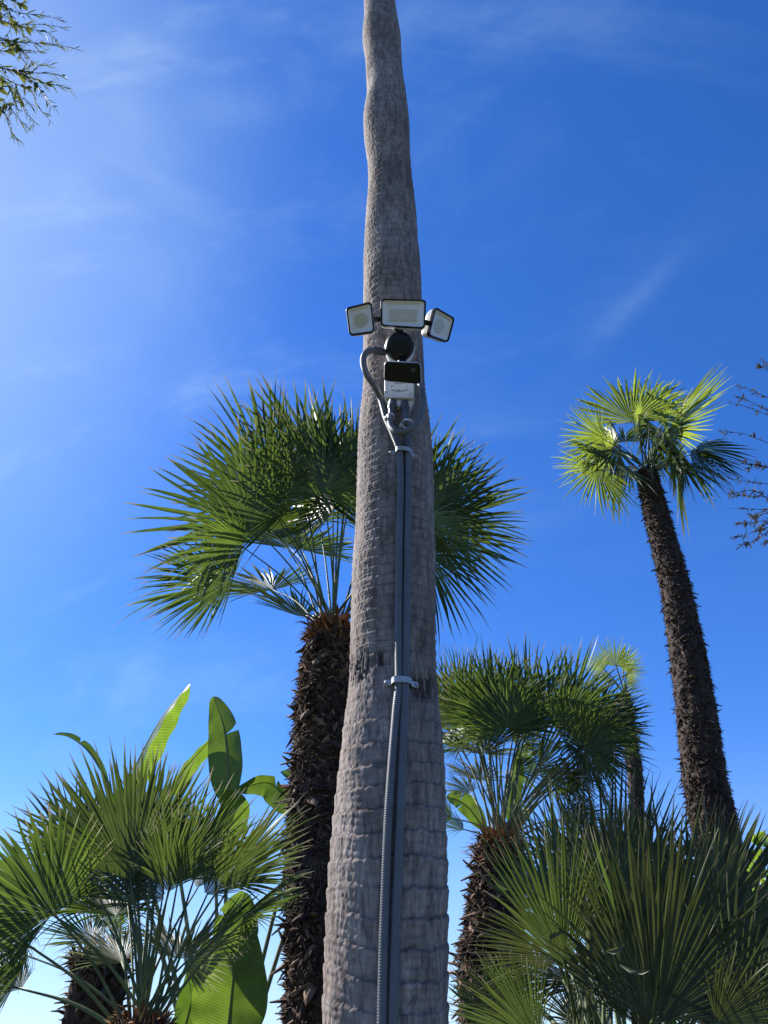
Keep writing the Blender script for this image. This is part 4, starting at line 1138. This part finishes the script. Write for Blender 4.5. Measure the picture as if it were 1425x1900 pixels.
# ------------------------------------------------------------------ junction box
def junction_box():
    b0 = surf(742, 750, 0)
    root = thing('junction_box', 'white plastic junction box on the palm trunk just under the security camera', 'junction box', b0)
    TL, TR, BR, BL = at(713, 704, 1.606), at(769, 707, 1.606), at(768, 740, 1.612), at(714, 738, 1.612)
    n = (TR - TL).cross(BL - TL).normalized()
    if n.dot(CAM - TL) < 0: n = -n
    q = rounded_quad((TL, TR, BR, BL), .005)
    mb = MB(); loft(mb, [[p - n * .03 for p in q], [p for p in q], [p + n * .002 for p in inset(q, .002)]], True, True)
    cover = mb.build('cover', M['box_white'], root, smooth=False)
    TL, TR, BR, BL = at(717, 741, 1.616), at(766, 743, 1.616), at(763, 755, 1.620), at(720, 752, 1.620)
    q2 = rounded_quad((TL, TR, BR, BL), .004)
    mb = MB(); loft(mb, [[p - n * .02 for p in q2], [p - n * .004 for p in q2], [p - n * .002 for p in inset(q2, .002)]], True, True)
    mb.build('hub', M['box_white'], root, smooth=False)
    def onface(px, py, k=.0022):
        P = at(px, py, 1.609); return P + n * ((q[0] - P).dot(n) + k)
    for px, py in ((718.5, 728), (762, 731), (727, 718), (755, 719)):
        mb = MB(); lathe(mb, onface(px, py), n, [(0, .0019), (.001, .0019), (.0014, .0012)], 12); mb.build('screw', M['conduit_pale'], cover)
    # moulded rim and raised marks on the cover
    mb = MB()
    arc = [onface(726 + 30 * t, 724 + 2.5 * math.sin(math.pi * t), .003) for t in [i / 12 for i in range(13)]]
    tube(mb, arc, .0009, 6)
    arc = [onface(731 + 20 * t, 712 + 1.5 * math.sin(math.pi * t), .003) for t in [i / 12 for i in range(13)]]
    tube(mb, arc, .0010, 6)
    lathe(mb, onface(740, 725), n, [(0, .0028), (.0014, .0026), (.0016, .0015)], 14)
    mb.build('moulding', M['conduit_pale'], cover)
    for pts in (((729, 744, 1.606), (728, 755, 1.605), (727, 766, 1.603)), ((751, 746, 1.606), (751, 757, 1.605), (751, 768, 1.603))):
        P = [at(*p) for p in pts]; P = catmull(P, 8); mb = MB()
        tube(mb, P, [.0115, .0115, .0115, .0135, .0135, .0135, .0105, .0105, .010], 8)
        mb.build('connector', M['conduit_fit'], root, smooth=False)
junction_box()

# ------------------------------------------------------------------ conduits
def conduit(pl, name, label, rad=.0094, off=.0105, mat='conduit', pitch=.0048, amp=.00022, depth=None):
    P = []
    for p in pl:
        P.append(surf(p[0], p[1], off) if len(p) == 2 else at(*p))
    if P[0].z < 1.75:
        x0, y0 = P[0].x, P[0].y
        P = [Vector((x0 - .010 * (1.6 - z) , y0 - .05 * max(0, .5 - z) - .03 * (1.6 - z), z)) for z in (.02, .22, .42, .62, .82, 1.02, 1.22, 1.42)] + P
    ln = sum((P[i + 1] - P[i]).length for i in range(len(P) - 1))
    n = max(40, int(ln / (pitch / 6)))
    raw = catmull(P, n * 2); cum = [0.0]
    for i in range(1, len(raw)): cum.append(cum[-1] + (raw[i] - raw[i - 1]).length)
    tg_ = np.linspace(0, cum[-1], n); A_ = np.array([tuple(p) for p in raw])
    pts = [Vector((np.interp(t, cum, A_[:, 0]), np.interp(t, cum, A_[:, 1]), np.interp(t, cum, A_[:, 2]))) for t in tg_]
    d = 0; rr = []
    for i, p in enumerate(pts):
        if i: d += (p - pts[i - 1]).length
        rr.append(rad + amp * math.sin(2 * math.pi * d / pitch))
    mb = MB(); tube(mb, pts, rr, 14)
    o = mb.build(name, M[mat])
    return tag(o, label, 'conduit', 'flexible conduits on the trunk')
# left run, long
conduit([(709, 1900), (713.5, 1700), (721.5, 1500), (734, 1330), (739.5, 1268), (739, 1180), (741, 1000), (743.5, 900), (742, 845), (737, 825), (727, 800), (716, 775), (706, 740), (694, 715, 1.60), (681, 696, 1.57), (674.5, 677, 1.56), (675.5, 661, 1.56), (684, 651, 1.56), (697, 650.5, 1.57)],
        'conduit', 'left long grey conduit that bows out beside the trunk to enter the camera mount')
conduit([(728.5, 1900), (735, 1700), (743, 1500), (749.5, 1330), (752, 1268), (753.5, 1180), (755.5, 1000), (757, 900), (757, 845), (756, 805), (753, 782, 1.603), (751, 766, 1.603)],
        'conduit', 'right long grey conduit running straight up into the white junction box')
conduit([(727, 764, 1.603), (724, 777, 1.60), (725, 790, 1.59), (735, 800, 1.58), (751, 801, 1.575), (767, 793, 1.57), (779, 773, 1.57), (784, 746, 1.575), (781, 718, 1.585), (771, 695, 1.61)],
        'conduit', 'short looped grey conduit curling under the junction box and up its right side', rad=.0086)
# gland where the left run meets the mount
g = MB(); tube(g, catmull([at(692, 650.5, 1.568), at(703, 651, 1.575), at(716, 655, 1.585)], 8), [.0105, .0125, .0125, .0105, .0125, .0125, .0115, .010, .010], 8)
tag(g.build('cable_gland', M['conduit_fit'], smooth=False), 'dark cable gland joining the bowed conduit to the round camera mount', 'cable gland')

def strap(px, py, label, hw=.026, right_ear=True):
    c = surf(px, py, 0); r = trunk_r(c.z)
    root = thing('conduit_strap', label, 'conduit strap', c, 'metal straps over the conduits')
    prof = []    # (u across, outward)
    for u, o in ((-hw - .016, .0005), (-hw - .002, .0015), (-hw, .010), (-hw + .006, .0200), (0, .0215), (hw - .006, .0200), (hw, .010), (hw + .002, .0015), (hw + .016, .0005)):
        x = c.x + u; dx = x - trunk_c(c.z); y = TY - math.sqrt(max((r + .002) ** 2 - dx * dx, 0)) - o
        prof.append(Vector((x, y, c.z)))
    P = catmull(prof, 48); mb = MB(); V = []; F = []
    h = .0075; th = .0016
    for i, p in enumerate(P):
        t = (P[min(i + 1, 48)] - P[max(i - 1, 0)]).normalized(); nn = Vector((t.y, -t.x, 0))
        if nn.y > 0: nn = -nn
        V += [p + Vector((0, 0, -h)), p + Vector((0, 0, h)), p + nn * th + Vector((0, 0, h * .9)), p + nn * th + Vector((0, 0, -h * .9))]
        if i:
            for k in range(4): F.append(((i - 1) * 4 + k, (i - 1) * 4 + (k + 1) % 4, i * 4 + (k + 1) % 4, i * 4 + k))
    F += [(0, 1, 2, 3), (192, 193, 194, 195)]
    mb.add(V, F); mb.build('band', M['metal'], root, smooth=False)
    for i in (1, 47):
        s = MB(); lathe(s, P[i] + Vector((0, -.002, 0)), Vector((0, -1, 0)), [(0, .0048), (.002, .0045), (.0035, .0022)], 14); s.build('screw', M['metal'], root)
strap(748.5, 842, 'upper metal strap, holding both conduits just below the looped cable', .0215)
strap(745, 1268, 'lower metal strap, holding both conduits midway down the trunk', .0215)

def tie(px, py, Y, rx, ry, axis, label):
    c = at(px, py, Y); axis = axis.normalized(); u = axis.orthogonal().normalized(); w = axis.cross(u)
    pts = [c + u * math.cos(a) * rx + w * math.sin(a) * ry for a in [2 * math.pi * k / 24 for k in range(25)]]
    mb = MB(); V = []; F = []
    for i, p in enumerate(pts):
        o = (p - c).normalized() * .0012
        V += [p - axis * .0028, p + axis * .0028, p + axis * .0028 + o, p - axis * .0028 + o]
        if i:
            for k in range(4): F.append(((i - 1) * 4 + k, (i - 1) * 4 + (k + 1) % 4, i * 4 + (k + 1) % 4, i * 4 + k))
    mb.add(V, F)
    hd = pts[8]; box(mb, hd + (hd - c).normalized() * .003, u * .003, w * .003, axis * .004)
    tail = catmull([hd, hd + (hd - c).normalized() * .012 + Vector((.006, 0, -.002)), hd + (hd - c).normalized() * .02 + Vector((.014, 0, -.008))], 6)
    tube(mb, tail, .0012, 5)
    tag(mb.build('cable_tie', M['tie'], smooth=False), label, 'cable tie', 'cable ties round the looped conduit')
tie(724.5, 773, 1.59, .0105, .0105, Vector((0, .1, 1)), 'left pale cable tie, round the conduit under the left connector')
tie(757, 787, 1.585, .0165, .0165, Vector((.25, .1, 1)), 'right pale cable tie, binding the loop to the straight conduit')
